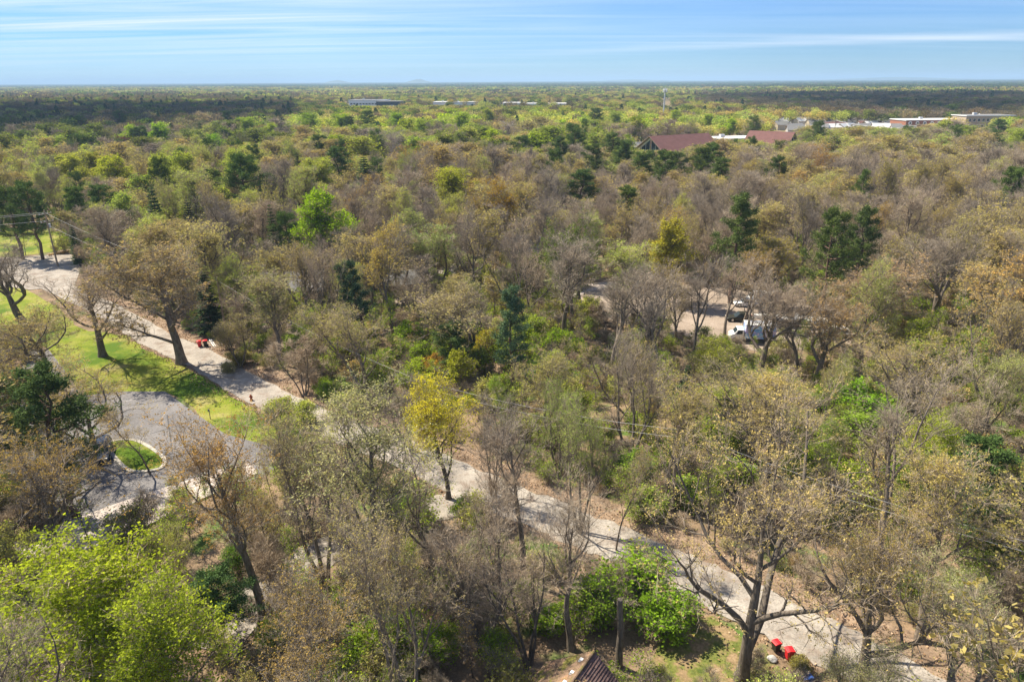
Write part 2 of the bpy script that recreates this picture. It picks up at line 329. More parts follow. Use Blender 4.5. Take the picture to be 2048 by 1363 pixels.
def conifer(key, seed, H, rad, kind='spruce'):
    rng = np.random.default_rng(seed); br = []; rd = []
    tp = np.array([[0, 0, H * i / 9 - (0.2 if i == 0 else 0)] for i in range(10)], float); tp[1:-1, :2] += rng.normal(0, 0.05 if kind == 'spruce' else 0.16, (8, 2))
    tr = H * 0.018 * np.linspace(1.15, 0.08, 10)
    V0, Q0 = tubes(tp[None], tr[None], 8)
    nz = []; nd = []; nl = []
    if kind == 'spruce':
        z = H * 0.10
        while z < H * 0.97:
            f = (z / H); rr = rad * (1 - f) ** 0.85 + 0.15; k = 7
            a0 = rng.uniform(0, 6.28)
            for j in range(k):
                a = a0 + j / k * 6.28 + rng.normal(0, .15); l = rr * rng.uniform(.72, 1.15)
                h = np.array([math.cos(a), math.sin(a), 0])
                t = np.linspace(0, 1, 5)[:, None]
                p = np.array([0, 0, z]) + h * l * t + np.array([0, 0, 1]) * (l * (-0.30 * t + 0.18 * t ** 2) + (0.35 * f) * l * t)
                br.append(p); rd.append(np.linspace(0.035, 0.008, 5) * (0.5 + l / 3))
                m = int(26 * l / rad * 2.2) + 10; tt = rng.uniform(0.12, 1, m); q = p[0] + h * l * tt[:, None]; q[:, 2] = np.interp(tt, t[:, 0], p[:, 2])
                side = np.cross(h, [0, 0, 1]); s_ = rng.choice([-1, 1], m)
                dd = norm(h * rng.uniform(.4, .9, (m, 1)) + side * s_[:, None] * rng.uniform(.3, .9, (m, 1)) + np.array([0, 0, -.25]) + rng.normal(0, .12, (m, 3)))
                nz.append(q); nd.append(dd); nl.append((0.22 + 0.5 * l * (1 - tt) * .6 + 0.12) * rng.uniform(.7, 1.2, m))
            z += H * 0.035 * rng.uniform(.8, 1.2) + 0.1
    else:
        n = 32
        for j in range(n):
            f = 0.34 + 0.64 * j / n + rng.uniform(-.01, .02); z = f * H; a = j * 2.4 + rng.normal(0, .4)
            l = rad * (1.15 - 0.75 * (max(f - .34, 0) / .64) ** 1.5) * rng.uniform(.55, 1.15); h = np.array([math.cos(a), math.sin(a), 0])
            t = np.linspace(0, 1, 5)[:, None]
            p = np.array([0, 0, z]) + h * l * t + np.array([0, 0, 1]) * l * (0.10 * t + 0.28 * t ** 2) + rng.normal(0, .05, (5, 3)) * l * .4; p[0] = (0, 0, z)
            br.append(p); rd.append(np.linspace(0.075, 0.015, 5) * (0.5 + l / 4))
            for s_ in range(14):                                    # plumes of needles at the sprays
                tt = rng.uniform(.3, 1.02); q = p[0] + (p[-1] - p[0]) * tt; q = q + norm(rng.normal(0, 1, 3)) * rng.uniform(.1, .6) * (l * .3) * np.array([1, 1, .5])
                m = 34; u = norm(rng.normal(0, 1, (m, 3)) + np.array([0, 0, .35]) + h * .35)
                nz.append(q + u * 0.05 + rng.normal(0, .24, (m, 3))); nd.append(u); nl.append(rng.uniform(.22, .45, m))
        nz.append(np.array([0, 0, H]) + rng.normal(0, .3, (120, 3))); nd.append(norm(rng.normal(0, 1, (120, 3)) + np.array([0, 0, .5]))); nl.append(rng.uniform(.2, .4, 120))
    V1, Q1 = tubes(np.array(br), np.array(rd), 4)
    q = np.concatenate(nz); d = np.concatenate(nd); l = np.concatenate(nl)[:, None]; m = len(q)
    wd = 0.24 if kind == 'spruce' else 0.14
    sd = norm(np.cross(d, rng.normal(0, 1, (m, 3)) * (0.5 if kind == 'spruce' else 1) + (np.array([0, 0, 1.0]) if kind == 'spruce' else 0)))
    nV = np.stack([q, q + d * l * .45 + sd * l * wd, q + d * l, q + d * l * .45 - sd * l * wd + np.array([0, 0, -.03])], 1).reshape(-1, 3)
    nF = np.arange(m * 4).reshape(-1, 4)
    PROTO[key] = dict(H=H, r=rad, trunk=mesh_np('trunk', np.concatenate([V0, V1]), [Q0, Q1 + len(V0)], [M['pinebark']], smooth=True), twigs=None,
                      sets=dict(needles=mesh_np('needles', nV, [nF], [M['needle']])), raw=(V0, Q0, nV, nF))
conifer('spruceA', 61, 16, 3.3); conifer('spruceB', 62, 14, 3.6)
conifer('pineA', 63, 17, 3.6, 'pine'); conifer('pineB', 64, 16, 4.2, 'pine'); conifer('pineC', 65, 18, 3.0, 'pine')

# ------------------------------------------------------------------ object helpers
def tag(o, label=None, cat=None, group=None, kind=None):
    for k, v in (('label', label), ('category', cat), ('group', group), ('kind', kind)):
        if v: o[k] = v
    return o
def empty(name, loc, rz=0.0, **t):
    o = bpy.data.objects.new(name, None); o.empty_display_size = 0.3; C.objects.link(o); o.location = loc; o.rotation_euler = (0, 0, rz)
    return tag(o, **t)
def link(name, me, parent=None, **t):
    o = bpy.data.objects.new(name, me); C.objects.link(o)
    if parent: o.parent = parent
    return tag(o, **t)
class MB:
    def __init__(s): s.v = []; s.f = []; s.m = []; s.mats = []
    def mi(s, m):
        if m not in s.mats: s.mats.append(m)
        return s.mats.index(m)
    def face(s, pts, m):
        b = len(s.v); s.v += [tuple(p) for p in pts]; s.f.append(list(range(b, b + len(pts)))); s.m.append(s.mi(m))
    def box(s, x0, x1, y0, y1, z0, z1, m, taper=0.0):
        b = len(s.v); t = taper
        s.v += [(x0, y0, z0), (x1, y0, z0), (x1, y1, z0), (x0, y1, z0), (x0 + t, y0 + t, z1), (x1 - t, y0 + t, z1), (x1 - t, y1 - t, z1), (x0 + t, y1 - t, z1)]
        for q in ((3, 2, 1, 0), (4, 5, 6, 7), (0, 1, 5, 4), (1, 2, 6, 5), (2, 3, 7, 6), (3, 0, 4, 7)): s.f.append([b + i for i in q]); s.m.append(s.mi(m))
    def prism(s, pts, z0, z1, m):
        n = len(pts); b = len(s.v)
        s.v += [(p[0], p[1], z0) for p in pts] + [(p[0], p[1], z1) for p in pts]
        s.f.append([b + i for i in range(n)][::-1]); s.m.append(s.mi(m)); s.f.append([b + n + i for i in range(n)]); s.m.append(s.mi(m))
        for i in range(n): s.f.append([b + i, b + (i + 1) % n, b + n + (i + 1) % n, b + n + i]); s.m.append(s.mi(m))
    def tube(s, pts, r, m, sides=8, r1=None, cap=True):
        pts = np.array(pts, float); rr = np.linspace(r, r if r1 is None else r1, len(pts))
        V, Q = tubes(pts[None], rr[None], sides); b = len(s.v); s.v += [tuple(v) for v in V]; s.f += [[int(i) + b for i in q] for q in Q]; s.m += [s.mi(m)] * len(Q)
        if cap:
            s.f.append([b + i for i in range(sides)]); s.m.append(s.mi(m))
            e = b + len(V) - sides; s.f.append([e + i for i in range(sides)][::-1]); s.m.append(s.mi(m))
    def profile(s, prof, y0, y1, m, side=None):
        """closed outline in (x, z) extruded along y"""
        n = len(prof); b = len(s.v)
        s.v += [(x, y0, z) for x, z in prof] + [(x, y1, z) for x, z in prof]
        s.f.append([b + i for i in range(n)]); s.m.append(s.mi(m)); s.f.append([b + n + i for i in range(n)][::-1]); s.m.append(s.mi(m))
        for i in range(n): s.f.append([b + i, b + n + i, b + n + (i + 1) % n, b + (i + 1) % n]); s.m.append(s.mi(m))
    def build(s, name, parent=None, smooth=False, bevel=0.0, **t):
        me = bpy.data.meshes.new(name); me.from_pydata(s.v, [], s.f)
        for m in s.mats: me.materials.append(m)
        me.polygons.foreach_set('material_index', s.m)
        if smooth: me.polygons.foreach_set('use_smooth', [True] * len(s.f))
        me.update(); o = link(name, me, parent, **t)
        if bevel:
            md = o.modifiers.new('bevel', 'BEVEL'); md.width = bevel; md.segments = 2; md.limit_method = 'ANGLE'
        return o
#PART2
# ------------------------------------------------------------------ ground, road, lawn, lots
def poly_w(pxs, z=0.0): return [PX(u, v, 0) for u, v in pxs]
def catmull(pts, k=8):
    pts = [Vector(p) for p in pts]; out = []
    for i in range(len(pts) - 1):
        p0 = pts[max(i - 1, 0)]; p1 = pts[i]; p2 = pts[i + 1]; p3 = pts[min(i + 2, len(pts) - 1)]
        for j in range(k):
            t = j / k
            out.append(0.5 * ((2 * p1) + (-p0 + p2) * t + (2 * p0 - 5 * p1 + 4 * p2 - p3) * t * t + (-p0 + 3 * p1 - 3 * p2 + p3) * t ** 3))
    out.append(pts[-1]); return out
def inpoly(x, y, poly):
    """vectorised point in polygon"""
    x = np.asarray(x); y = np.asarray(y); c = np.zeros(x.shape, bool); n = len(poly)
    for i in range(n):
        x1, y1 = poly[i]; x2, y2 = poly[(i + 1) % n]
        if y1 == y2: continue
        k = (y1 > y) != (y2 > y); c ^= k & (x < (x2 - x1) * (y - y1) / (y2 - y1) + x1)
    return c
def groundmat(name, stops, scale=0.35, fine=9.0, patch=None, rough=0.95, bump=0.35, dist=0.03):
    m, t, b = mat(name); b.inputs['Roughness'].default_value = rough; b.inputs['Specular IOR Level'].default_value = 0.15
    tc = N(t, 'ShaderNodeTexCoord'); P = tc.outputs['Object']
    f = noise(t, P, scale, 8, 0.66); c = ramp(t, f, stops)
    f2 = noise(t, P, fine, 5, 0.7); c = mixc(t, 1.0, c, ramp(t, f2, [(0.3, (0.62, 0.62, 0.62)), (0.7, (1.3, 1.3, 1.3))]), 'MULTIPLY')
    if patch:
        for col, sc, lo, hi in patch:
            c = mixc(t, ramp(t, noise(t, P, sc, 6, 0.65), [(lo, (0, 0, 0)), (hi, (1, 1, 1))]), c, col)
    L(t, c, b.inputs['Base Color'])
    bn = N(t, 'ShaderNodeBump'); bn.inputs['Strength'].default_value = bump; bn.inputs['Distance'].default_value = dist
    L(t, f2, bn.inputs['Height']); L(t, bn.outputs[0], b.inputs['Normal'])
    return m
MG = groundmat('forest_floor', [(0.30, (0.10, 0.075, 0.05)), (0.48, (0.21, 0.15, 0.095)), (0.62, (0.30, 0.205, 0.13)), (0.75, (0.20, 0.15, 0.10))], 0.25, 6,
               patch=[((0.085, 0.14, 0.028), 0.16, 0.52, 0.62), ((0.16, 0.20, 0.05), 0.5, 0.60, 0.70)])
MLAWN = groundmat('lawn_grass', [(0.30, (0.11, 0.155, 0.012)), (0.45, (0.17, 0.205, 0.018)), (0.58, (0.245, 0.24, 0.05)), (0.72, (0.33, 0.28, 0.12))], 0.22, 5, patch=[((0.07, 0.125, 0.008), 0.10, 0.50, 0.60)])
MROAD = groundmat('gravel_road', [(0.32, (0.225, 0.20, 0.17)), (0.5, (0.32, 0.285, 0.245)), (0.68, (0.40, 0.36, 0.31))], 0.30, 7, patch=[((0.23, 0.185, 0.15), 0.45, 0.52, 0.64), ((0.38, 0.28, 0.20), 1.3, 0.64, 0.72)], dist=0.02)
MASPH = groundmat('old_asphalt', [(0.30, (0.135, 0.128, 0.125)), (0.5, (0.175, 0.165, 0.162)), (0.68, (0.225, 0.213, 0.208))], 0.16, 8, patch=[((0.10, 0.098, 0.10), 0.13, 0.60, 0.66), ((0.33, 0.31, 0.30), 0.4, 0.62, 0.72)], dist=0.01)
MCONC = groundmat('pale_concrete', [(0.35, (0.40, 0.34, 0.295)), (0.6, (0.52, 0.45, 0.395))], 0.4, 6, patch=[((0.42, 0.34, 0.28), 0.6, 0.62, 0.72)], dist=0.01)
MLIT = groundmat('leaf_litter', [(0.32, (0.14, 0.10, 0.068)), (0.5, (0.24, 0.17, 0.115)), (0.66, (0.33, 0.24, 0.165))], 0.6, 7, patch=[((0.13, 0.17, 0.05), 0.35, 0.60, 0.70)])
MDIRT = groundmat('dirt_yard', [(0.32, (0.22, 0.175, 0.135)), (0.5, (0.30, 0.24, 0.19)), (0.68, (0.37, 0.305, 0.25))], 0.2, 6)
MCURB = simple('curb_concrete', (0.46, 0.42, 0.35), 0.85, 0.4, 1.5)
MDARKL = simple('crack_sealer', (0.07, 0.068, 0.07), 0.8)

def sheet(name, pts, z, m, **t):
    me = bpy.data.meshes.new(name); me.from_pydata([(p[0], p[1], z) for p in pts], [], [list(range(len(pts)))]); me.materials.append(m)
    return link(name, me, None, **(t or dict(kind='structure')))
def area_pts(pxs, k=4, seed=0, jit=0.35):
    pts = catmull([(*p[:2], 0) for p in poly_w(pxs)] + [tuple(poly_w(pxs)[0])], k)[:-1]; r = random.Random(seed)
    return [(p.x + r.uniform(-jit, jit), p.y + r.uniform(-jit, jit)) for p in pts]
# ground as rings of a grid, out to the horizon
gx = [-30000, -12000, -5000, -2000, -900, -400, -200, -100, -50, 0, 50, 100, 200, 400, 900, 2000, 5000, 12000, 30000]
gy = [-400, -100, 0, 30, 60, 90, 120, 160, 200, 300, 500, 900, 1800, 4000, 9000, 18000, 32000]
gv = [(x, y, 0) for y in gy for x in gx]; nx_ = len(gx)
gf = [(j * nx_ + i, j * nx_ + i + 1, (j + 1) * nx_ + i + 1, (j + 1) * nx_ + i) for j in range(len(gy) - 1) for i in range(nx_ - 1)]
me = bpy.data.meshes.new('ground'); me.from_pydata(gv, [], gf); me.materials.append(MG); link('ground', me, kind='structure')

LAWN = [(-260, 540), (-60, 566), (51, 580), (130, 625), (164, 655), (253, 673), (300, 703), (355, 724), (437, 772), (512, 816), (600, 852), (650, 880), (620, 905), (560, 902), (440, 862), (330, 785), (240, 785), (165, 792), (110, 760), (100, 700), (30, 690), (-260, 690)]
LAWN2 = [(-200, 512), (0, 514), (70, 508), (135, 495), (140, 470), (60, 462), (-200, 470)]
LOT = [(60, 700), (98, 700), (125, 735), (165, 792), (240, 783), (330, 783), (450, 868), (600, 908), (520, 955), (380, 1000), (240, 1040), (130, 1048), (60, 985), (0, 930), (-80, 900), (-80, 830), (20, 790)]
STRIP = [(30, 1085), (140, 1042), (240, 1005), (440, 940), (500, 927), (515, 945), (390, 1003), (235, 1078), (150, 1105), (40, 1150)]
YARD = [(1150, 596), (1210, 570), (1330, 570), (1490, 580), (1640, 620), (1720, 668), (1640, 700), (1480, 700), (1330, 670), (1200, 630)]
APRON = [(-200, 520), (0, 516), (70, 512), (140, 508), (165, 530), (150, 570), (60, 580), (-40, 565), (-200, 560)]
sheet('lawn', area_pts(LAWN, 4, 1, .5), 0.03, MLAWN)
sheet('verge_grass', area_pts(LAWN2, 4, 2), 0.03, MLAWN)
sheet('parking_lot', [(p.x, p.y) for p in poly_w(LOT)], 0.06, MASPH)
sheet('concrete_path', [(p.x, p.y) for p in poly_w(STRIP)], 0.09, MCONC)
sheet('dirt_yard', area_pts(YARD, 4, 3, .8), 0.04, MDIRT)
sheet('road_apron', [(p.x, p.y) for p in poly_w(APRON)], 0.08, MROAD)
sheet('mossy_ground', area_pts([(1240, 1420), (1300, 1300), (1370, 1235), (1440, 1245), (1520, 1300), (1600, 1400), (1560, 1520), (1200, 1520)], 4, 4, .5), 0.03,
      groundmat('moss_and_leaves', [(0.32, (0.07, 0.10, 0.02)), (0.46, (0.15, 0.16, 0.04)), (0.56, (0.24, 0.17, 0.09)), (0.72, (0.32, 0.225, 0.135))], 0.8, 5))
RC = [(-300, 530), (-60, 541), (60, 555), (130, 580), (200, 614), (262, 648), (322, 683), (390, 712), (458, 751), (545, 800), (625, 838), (720, 873), (820, 912), (905, 950), (985, 988), (1080, 1025), (1165, 1062), (1240, 1090), (1330, 1130), (1420, 1170), (1520, 1218), (1620, 1268), (1730, 1325), (1850, 1400), (1990, 1500)]
rc = catmull([tuple(PX(u, v)) for u, v in RC], 6)
def ribbon(cl, w0, w1, z, m, name, seed, jit=0.25, off=0.0, **t):
    r = random.Random(seed); V = []; F = []
    for i, p in enumerate(cl):
        tg = (cl[min(i + 1, len(cl) - 1)] - cl[max(i - 1, 0)]).normalized(); n = Vector((-tg.y, tg.x, 0))
        a = p + n * (w0 + r.uniform(-jit, jit)); b_ = p - n * (w1 + r.uniform(-jit, jit))
        V += [(a.x, a.y, z), (b_.x, b_.y, z)]
        if i: F.append((2 * i - 2, 2 * i - 1, 2 * i + 1, 2 * i))
    me = bpy.data.meshes.new(name); me.from_pydata(V, [], F); me.materials.append(m); return link(name, me, None, **(t or dict(kind='structure')))
rc_right = [p for i, p in enumerate(rc) if i > 20]
ribbon(rc_right, 5.6, 2.6, 0.05, MLIT, 'leaf_strewn_verge', 5, 0.7)
ribbon(rc, 2.5, 2.5, 0.10, MROAD, 'road', 6, 0.28)
def path(pxs, w, m, name, z, seed): return ribbon(catmull([tuple(PX(u, v)) for u, v in pxs], 5), w / 2, w / 2, z, m, name, seed, 0.2)
path([(985, 988), (900, 1010), (800, 1040), (690, 1085), (600, 1130), (500, 1210), (420, 1300)], 4.2, MROAD, 'driveway', 0.085, 7)
path([(390, 705), (445, 683), (520, 660), (600, 640), (690, 612), (780, 604), (860, 600)], 3.2, MDIRT, 'driveway', 0.085, 8)
path([(860, 552), (905, 540), (950, 534), (1010, 535), (1060, 545)], 9, MCONC, 'driveway', 0.085, 9)
path([(1130, 590), (1180, 574), (1240, 570)], 4.5, MCONC, 'driveway', 0.09, 10)
path([(660, 600), (700, 606), (760, 600), (850, 590), (900, 600)], 6, MDIRT, 'driveway', 0.07, 11)

# lot details: sealed cracks, kerbs, planted island
for k, (a, b) in enumerate([((330, 905), (452, 872)), ((300, 868), (395, 836)), ((372, 935), (500, 905)), ((250, 812), (330, 800)), ((330, 905), (368, 940)), ((335, 830), (345, 905))]):
    cl = catmull([tuple(PX(*a)), tuple(PX((a[0] + b[0]) / 2, (a[1] + b[1]) / 2 + (2 if k % 2 else -2))), tuple(PX(*b))], 5)
    ribbon(cl, 0.06, 0.06, 0.066, MDARKL, 'sealed_crack', k, 0.02)
def kerb(pxs, name='kerb', closed=False, w=0.16):
    cl = catmull([tuple(PX(u, v)) for u, v in pxs] + ([tuple(PX(*pxs[0]))] if closed else []), 4); V = []; F = []
    for i, p in enumerate(cl):
        tg = (cl[min(i + 1, len(cl) - 1)] - cl[max(i - 1, 0)]).normalized(); n = Vector((-tg.y, tg.x, 0)) * w
        V += [(p.x + n.x, p.y + n.y, 0.02), (p.x + n.x * .9, p.y + n.y * .9, 0.2), (p.x - n.x * .9, p.y - n.y * .9, 0.2), (p.x - n.x, p.y - n.y, 0.02)]
        if i:
            a = 4 * i - 4; b = 4 * i
            F += [(a, a + 1, b + 1, b), (a + 1, a + 2, b + 2, b + 1), (a + 2, a + 3, b + 3, b + 2)]
    me = bpy.data.meshes.new(name); me.from_pydata(V, [], F); me.materials.append(MCURB); return link(name, me, kind='structure')
ISL = [(213, 890), (232, 882), (270, 882), (303, 898), (328, 918), (325, 935), (300, 943), (262, 943), (238, 925), (222, 905)]
kerb(ISL, 'island_kerb', True, 0.22)
sheet('island_grass', [(p.x, p.y) for p in catmull([tuple(PX(u, v)) for u, v in ISL] + [tuple(PX(*ISL[0]))], 4)[:-1]], 0.15, MLAWN)
kerb([(150, 1105), (235, 1080), (390, 1006), (515, 948)], w=0.09)

# hills on the horizon
def hill(name, u, w, h, Y):
    c = (u - 1024) / FP * Y; ww = w / FP * Y; V = []; F = []; n = 26; rr = random.Random(u)
    for i in range(n + 1):
        a = (i / n * 2 - 1); hh = h * (math.exp(-(a * 1.9) ** 2) - math.exp(-1.9 ** 2)) * rr.uniform(.9, 1.05)
        for j, (dy, k) in enumerate(((-700, 0), (-250, .75), (0, 1), (300, .7), (800, 0))): V.append((c + a * ww, Y * 0.93 + dy, max(hh, 0) * k - .5))
    for i in range(n):
        for j in range(4): F.append((i * 5 + j, i * 5 + 5 + j, i * 5 + 6 + j, i * 5 + 1 + j))
    me = bpy.data.meshes.new(name); me.from_pydata(V, [], F); me.materials.append(simple('hill_woods', (0.12, 0.14, 0.09), 0.95, 0.4, 0.004)); link(name, me, kind='structure')
hill('hill', 724, 42, 62, 12000); hill('hill', 864, 40, 72, 12000); hill('hill', 1700, 260, 66, 15000); hill('hill', 1990, 120, 88, 15000); hill('hill', 1240, 160, 48, 15000)

# ------------------------------------------------------------------ which kind of tree grows where
TINT = dict(T=(.52, .44, .18), O=(.50, .36, .13), P=(.46, .50, .14), B=(.23, .18, .14), G=(.31, .45, .035), Y=(.56, .53, .06), K=(.17, .235, .055), F=(.42, .50, .12),
            S=(.085, .13, .055), W=(.125, .18, .055), D=(.4, .37, .32), U=(.15, .17, .075), M=(.42, .09, .20), L=(.33, .43, .09), Q=(.30, .25, .17))
NAME = dict(T='budding_tree', O='budding_tree', P='budding_tree', B='bare_tree', G='leafy_tree', Y='blossoming_tree', K='leafy_tree', F='willow_tree', S='spruce_tree', W='pine_tree', D='dead_tree', M='blossoming_tree', L='leafy_tree', Q='bare_tree')
def mixpick(rng, w):
    ks = list(w); p = np.array([w[k] for k in ks], float); return ks[rng.choice(len(ks), p=p / p.sum())]
def kinds_at(u, v):
    if v < 174: return dict(K=30, U=34, S=26, B=10)
    if v < 183: return dict(P=26, T=26, B=20, S=6, L=2, K=20) if u < 1200 else dict(P=26, T=26, B=22, S=4, L=5, K=14)
    if u > 1400 and v < 236 - max(0, (1950 - u)) * 0.06: return dict(B=58, K=14, S=4, Q=20, U=6)
    if u < 600 + (v - 190) * -0.6 and 186 < v < 292: return dict(B=50, K=16, S=7, Q=10, U=8, P=8)
    if v < 205: return dict(P=26, T=26, B=26, S=3, L=3, K=16)
    if v < 228 and 420 < u < 1300: return dict(P=28, T=22, B=20, L=10, G=3, K=14, W=3)
    if v < 300 and 420 < u < 1300: return dict(L=22, P=24, T=22, B=18, G=8, K=10, W=3)
    if v < 290 and u >= 1300: return dict(P=28, T=26, B=24, L=8, K=10, W=3)
    if v < 300: return dict(T=36, P=16, B=26, L=6, O=8, W=6)
    if v < 430 and u < 560: return dict(T=26, P=28, B=20, L=12, Q=7, W=5, S=3)
    if v < 470 and u < 1300: return dict(B=42, T=26, Q=14, P=10, O=5, W=3)
    if v < 480: return dict(B=48, T=30, Q=14, O=5, P=5)
    if v < 720 and u > 1300: return dict(T=46, B=22, O=5, P=18, Q=8)
    if v < 720: return dict(T=36, P=20, B=24, Q=8, K=6)
    return dict(T=36, P=28, B=20, F=4, Q=8)
# parts of the photo kept open (photo pixels): road, lawn, lots, roofs
OPEN = [
    [(0, 520), (120, 515), (170, 540), (300, 640), (440, 700), (560, 780), (720, 840), (820, 900), (800, 925), (640, 880), (480, 850), (330, 785), (240, 785), (210, 790), (130, 760), (90, 700), (0, 640)],
    [(240, 790), (330, 790), (450, 865), (480, 915), (330, 985), (190, 935), (220, 880)],
    [(180, 1030), (450, 935), (505, 935), (390, 995), (250, 1070), (170, 1080)],
    [(905, 935), (960, 945), (1000, 985), (930, 985), (890, 955)],
    [(1170, 1035), (1240, 1050), (1400, 1120), (1500, 1190), (1650, 1230), (1700, 1300), (1640, 1363), (1530, 1320), (1430, 1230), (1300, 1150), (1180, 1090)],
    [(1390, 588), (1470, 590), (1475, 630), (1390, 615)],
    [(1465, 590), (1560, 600), (1690, 650), (1680, 680), (1560, 700), (1465, 690)],
    [(1000, 1420), (1040, 1290), (1200, 1275), (1290, 1420)],
    [(1300, 1250), (1440, 1260), (1500, 1363), (1260, 1363)],
    [(920, 522), (975, 525), (975, 545), (920, 545)],
    [(560, 570), (600, 570), (600, 600), (560, 600)],
    [(600, 1090), (680, 1070), (680, 1150), (560, 1160)],
    [(1296, 268), (1410, 264), (1400, 288), (1330, 300), (1296, 296)], [(1420, 266), (1590, 260), (1586, 284), (1500, 276), (1420, 276)],
    [(0, 470), (140, 470), (140, 510), (0, 516)],
]
BASE_OPEN = [LAWN, LAWN2, LOT, STRIP, APRON, YARD]
def road_dist(x, y):
    x = np.atleast_1d(x); y = np.atleast_1d(y); Pn = np.array([(p.x, p.y) for p in rc]); d = np.full(x.shape, 1e9)
    for i in range(len(Pn) - 1):
        a = Pn[i]; ab = Pn[i + 1] - a; t = np.clip(((x - a[0]) * ab[0] + (y - a[1]) * ab[1]) / (ab @ ab), 0, 1)
        d = np.minimum(d, np.hypot(x - a[0] - ab[0] * t, y - a[1] - ab[1] * t))
    return d

VIEWS = [[(1286, 262), (1412, 262), (1404, 290), (1350, 300), (1286, 301)], [(1420, 262), (1590, 255), (1590, 285), (1500, 282), (1420, 280)], [(1815, 232), (1965, 232), (2010, 226), (2010, 243), (1815, 244)], [(1556, 230), (1812, 236), (1812, 256), (1556, 252)], [(695, 197), (790, 197), (790, 209), (695, 208)], [(855, 202), (955, 202), (955, 208), (855, 208)], [(1000, 202), (1135, 202), (1135, 208), (1000, 208)], [(1327, 178), (1339, 178), (1339, 215), (1327, 215)]]
def blocks_view(x, y, H, r):
    for zz in (.95, .7):
        for dx in (-.8, 0, .8):
            u, v, d = PJ(x + dx * r, y, H * zz)
            for p in VIEWS:
                if p[0][0] < u < p[1][0] and inpoly(np.array([u]), np.array([v]), p)[0]: return True
    return False

TREES = []        # dicts: x y kind proto s(xy) sz rz label hand
rng = np.random.default_rng(7)
WOODY = dict(T=['oakA', 'oakB', 'oakC', 'oakD', 'woodA', 'woodB', 'woodD', 'woodC'], O=['oakD', 'woodA', 'woodD'], P=['woodA', 'woodB', 'woodC', 'woodD', 'oakD', 'thinA'], B=['woodA', 'woodD', 'woodC', 'oakA', 'oakD', 'oakC', 'woodB'], Q=['woodC', 'woodD', 'oakD', 'thinB'],
             G=['mapleA'], L=['mapleA', 'woodA', 'woodB'], Y=['mapleA'], K=['woodA', 'mapleA', 'oakA'], F=['woodC', 'thinB'], S=['spruceA', 'spruceB'], W=['pineA', 'pineB', 'pineC'], D=['woodB'], M=['mapleA'], U=['pineB', 'oakB'])
FSET = dict(T='buds', O='buds', P='fine', B=None, Q=None, G='leaves', L='leaves', Y='blossom', K='leaves', F='fine', S='needles', W='needles', D=None, M='blossom', U='fine')
def fol(kind, proto):
    want = FSET[kind]
    if want is None: return None
    have = PROTO[proto]['sets']
    return want if want in have else ('fine' if 'fine' in have else ('buds' if 'buds' in have else list(have)[0]))
def add(kind, x, y, H, r=None, proto=None, label=None, tint=None, rz=None, hand=False, name=None, bark=None, lean=None, cat=None):
    proto = proto or WOODY[kind][rng.integers(len(WOODY[kind]))]; p = PROTO[proto]
    sz = H / p['H']; sx = sz * rng.uniform(.9, 1.1) if r is None else float(np.clip(r / p['r'], sz * .5, sz * 1.7))
    t = np.array(tint or TINT[kind]) * (rng.uniform(.86, 1.16) if not tint else 1)
    if not tint: t = t * np.array([rng.uniform(.93, 1.07), 1, rng.uniform(.85, 1.15)])
    if kind in 'GLK': t = t * np.array([1.1, 1.0, 1.05])
    TREES.append(dict(kind=kind, x=x, y=y, proto=proto, sx=sx, sz=sz, r=sx * p['r'], H=H, rz=rng.uniform(0, 6.28) if rz is None else rz, label=label, tint=t, hand=hand, name=name, bark=bark, lean=lean, cat=cat))
    return TREES[-1]
def hand(kind, u, v, wpx, H=14, proto=None, label=None, hc=0.64, **k):
    """u, v: the crown's middle in the photo; wpx: the crown's width there"""
    P = PX(u, v, H * hc); d = PJ(P.x, P.y, H * hc)[2]
    return add(kind, P.x, P.y, H, wpx / FP * d / 2, proto, label, hand=True, **k)
def based(kind, u, v, wpx, H, proto=None, label=None, **k):
    """u, v: the trunk's foot in the photo"""
    P = PX(u, v, 0); d = PJ(P.x, P.y, H * .6)[2]
    return add(kind, P.x, P.y, H, wpx / FP * d / 2, proto, label, hand=True, **k)
# ---- the trees that stand out, one by one
based('T', 1482, 1358, 600, 21, 'oakC', 'huge spreading oak with forked trunk beside the two red wheeled bins', rz=1.0)
based('B', 206, 712, 290, 15.5, 'oakE', 'bare oak with dark twisting limbs on the lawn, left of the big tan oak', rz=2.2)
based('T', 363, 726, 360, 19.5, 'oakE', 'big tan budding oak at the lawn edge beside the gravel road', rz=0.4, tint=(.40, .30, .17))
based('B', 42, 640, 260, 14.5, 'oakB', 'bare oak standing on the lawn near the left edge of the picture', rz=4.0)
hand('G', 130, 1210, 390, 13, 'mapleA', 'large lime green maple in the bottom left corner', tint=(.33, .44, .03))
hand('G', 330, 1270, 260, 12, 'mapleA', 'lime green maple right of the large corner maple', tint=(.31, .42, .035))
hand('T', 60, 960, 330, 14, 'oakB', 'ochre budding oak behind the corner maple at the left edge', tint=(.46, .32, .10))
hand('T', 150, 805, 260, 12, 'oakD', 'sparse yellow budding oak overhanging the asphalt parking lot', tint=(.50, .39, .13))
hand('W', 105, 850, 190, 15, 'pineA', 'dark green pine beside the parking lot', tint=(.10, .15, .05))
hand('W', 5, 850, 110, 13, 'pineA', 'dark green pine cut by the left edge beside the parking lot')
hand('O', 480, 1010, 270, 17, 'woodB', 'rust tinged budding tree in front of the pale concrete strip', tint=(.46, .29, .11))
hand('W', 432, 1200, 150, 7, 'pineB', 'low dull green pine right of the bottom left maples', tint=(.11, .19, .07))
hand('T', 560, 1270, 300, 13, 'woodC', 'amber budding tree at the bottom edge right of the lime maple', tint=(.47, .34, .13))
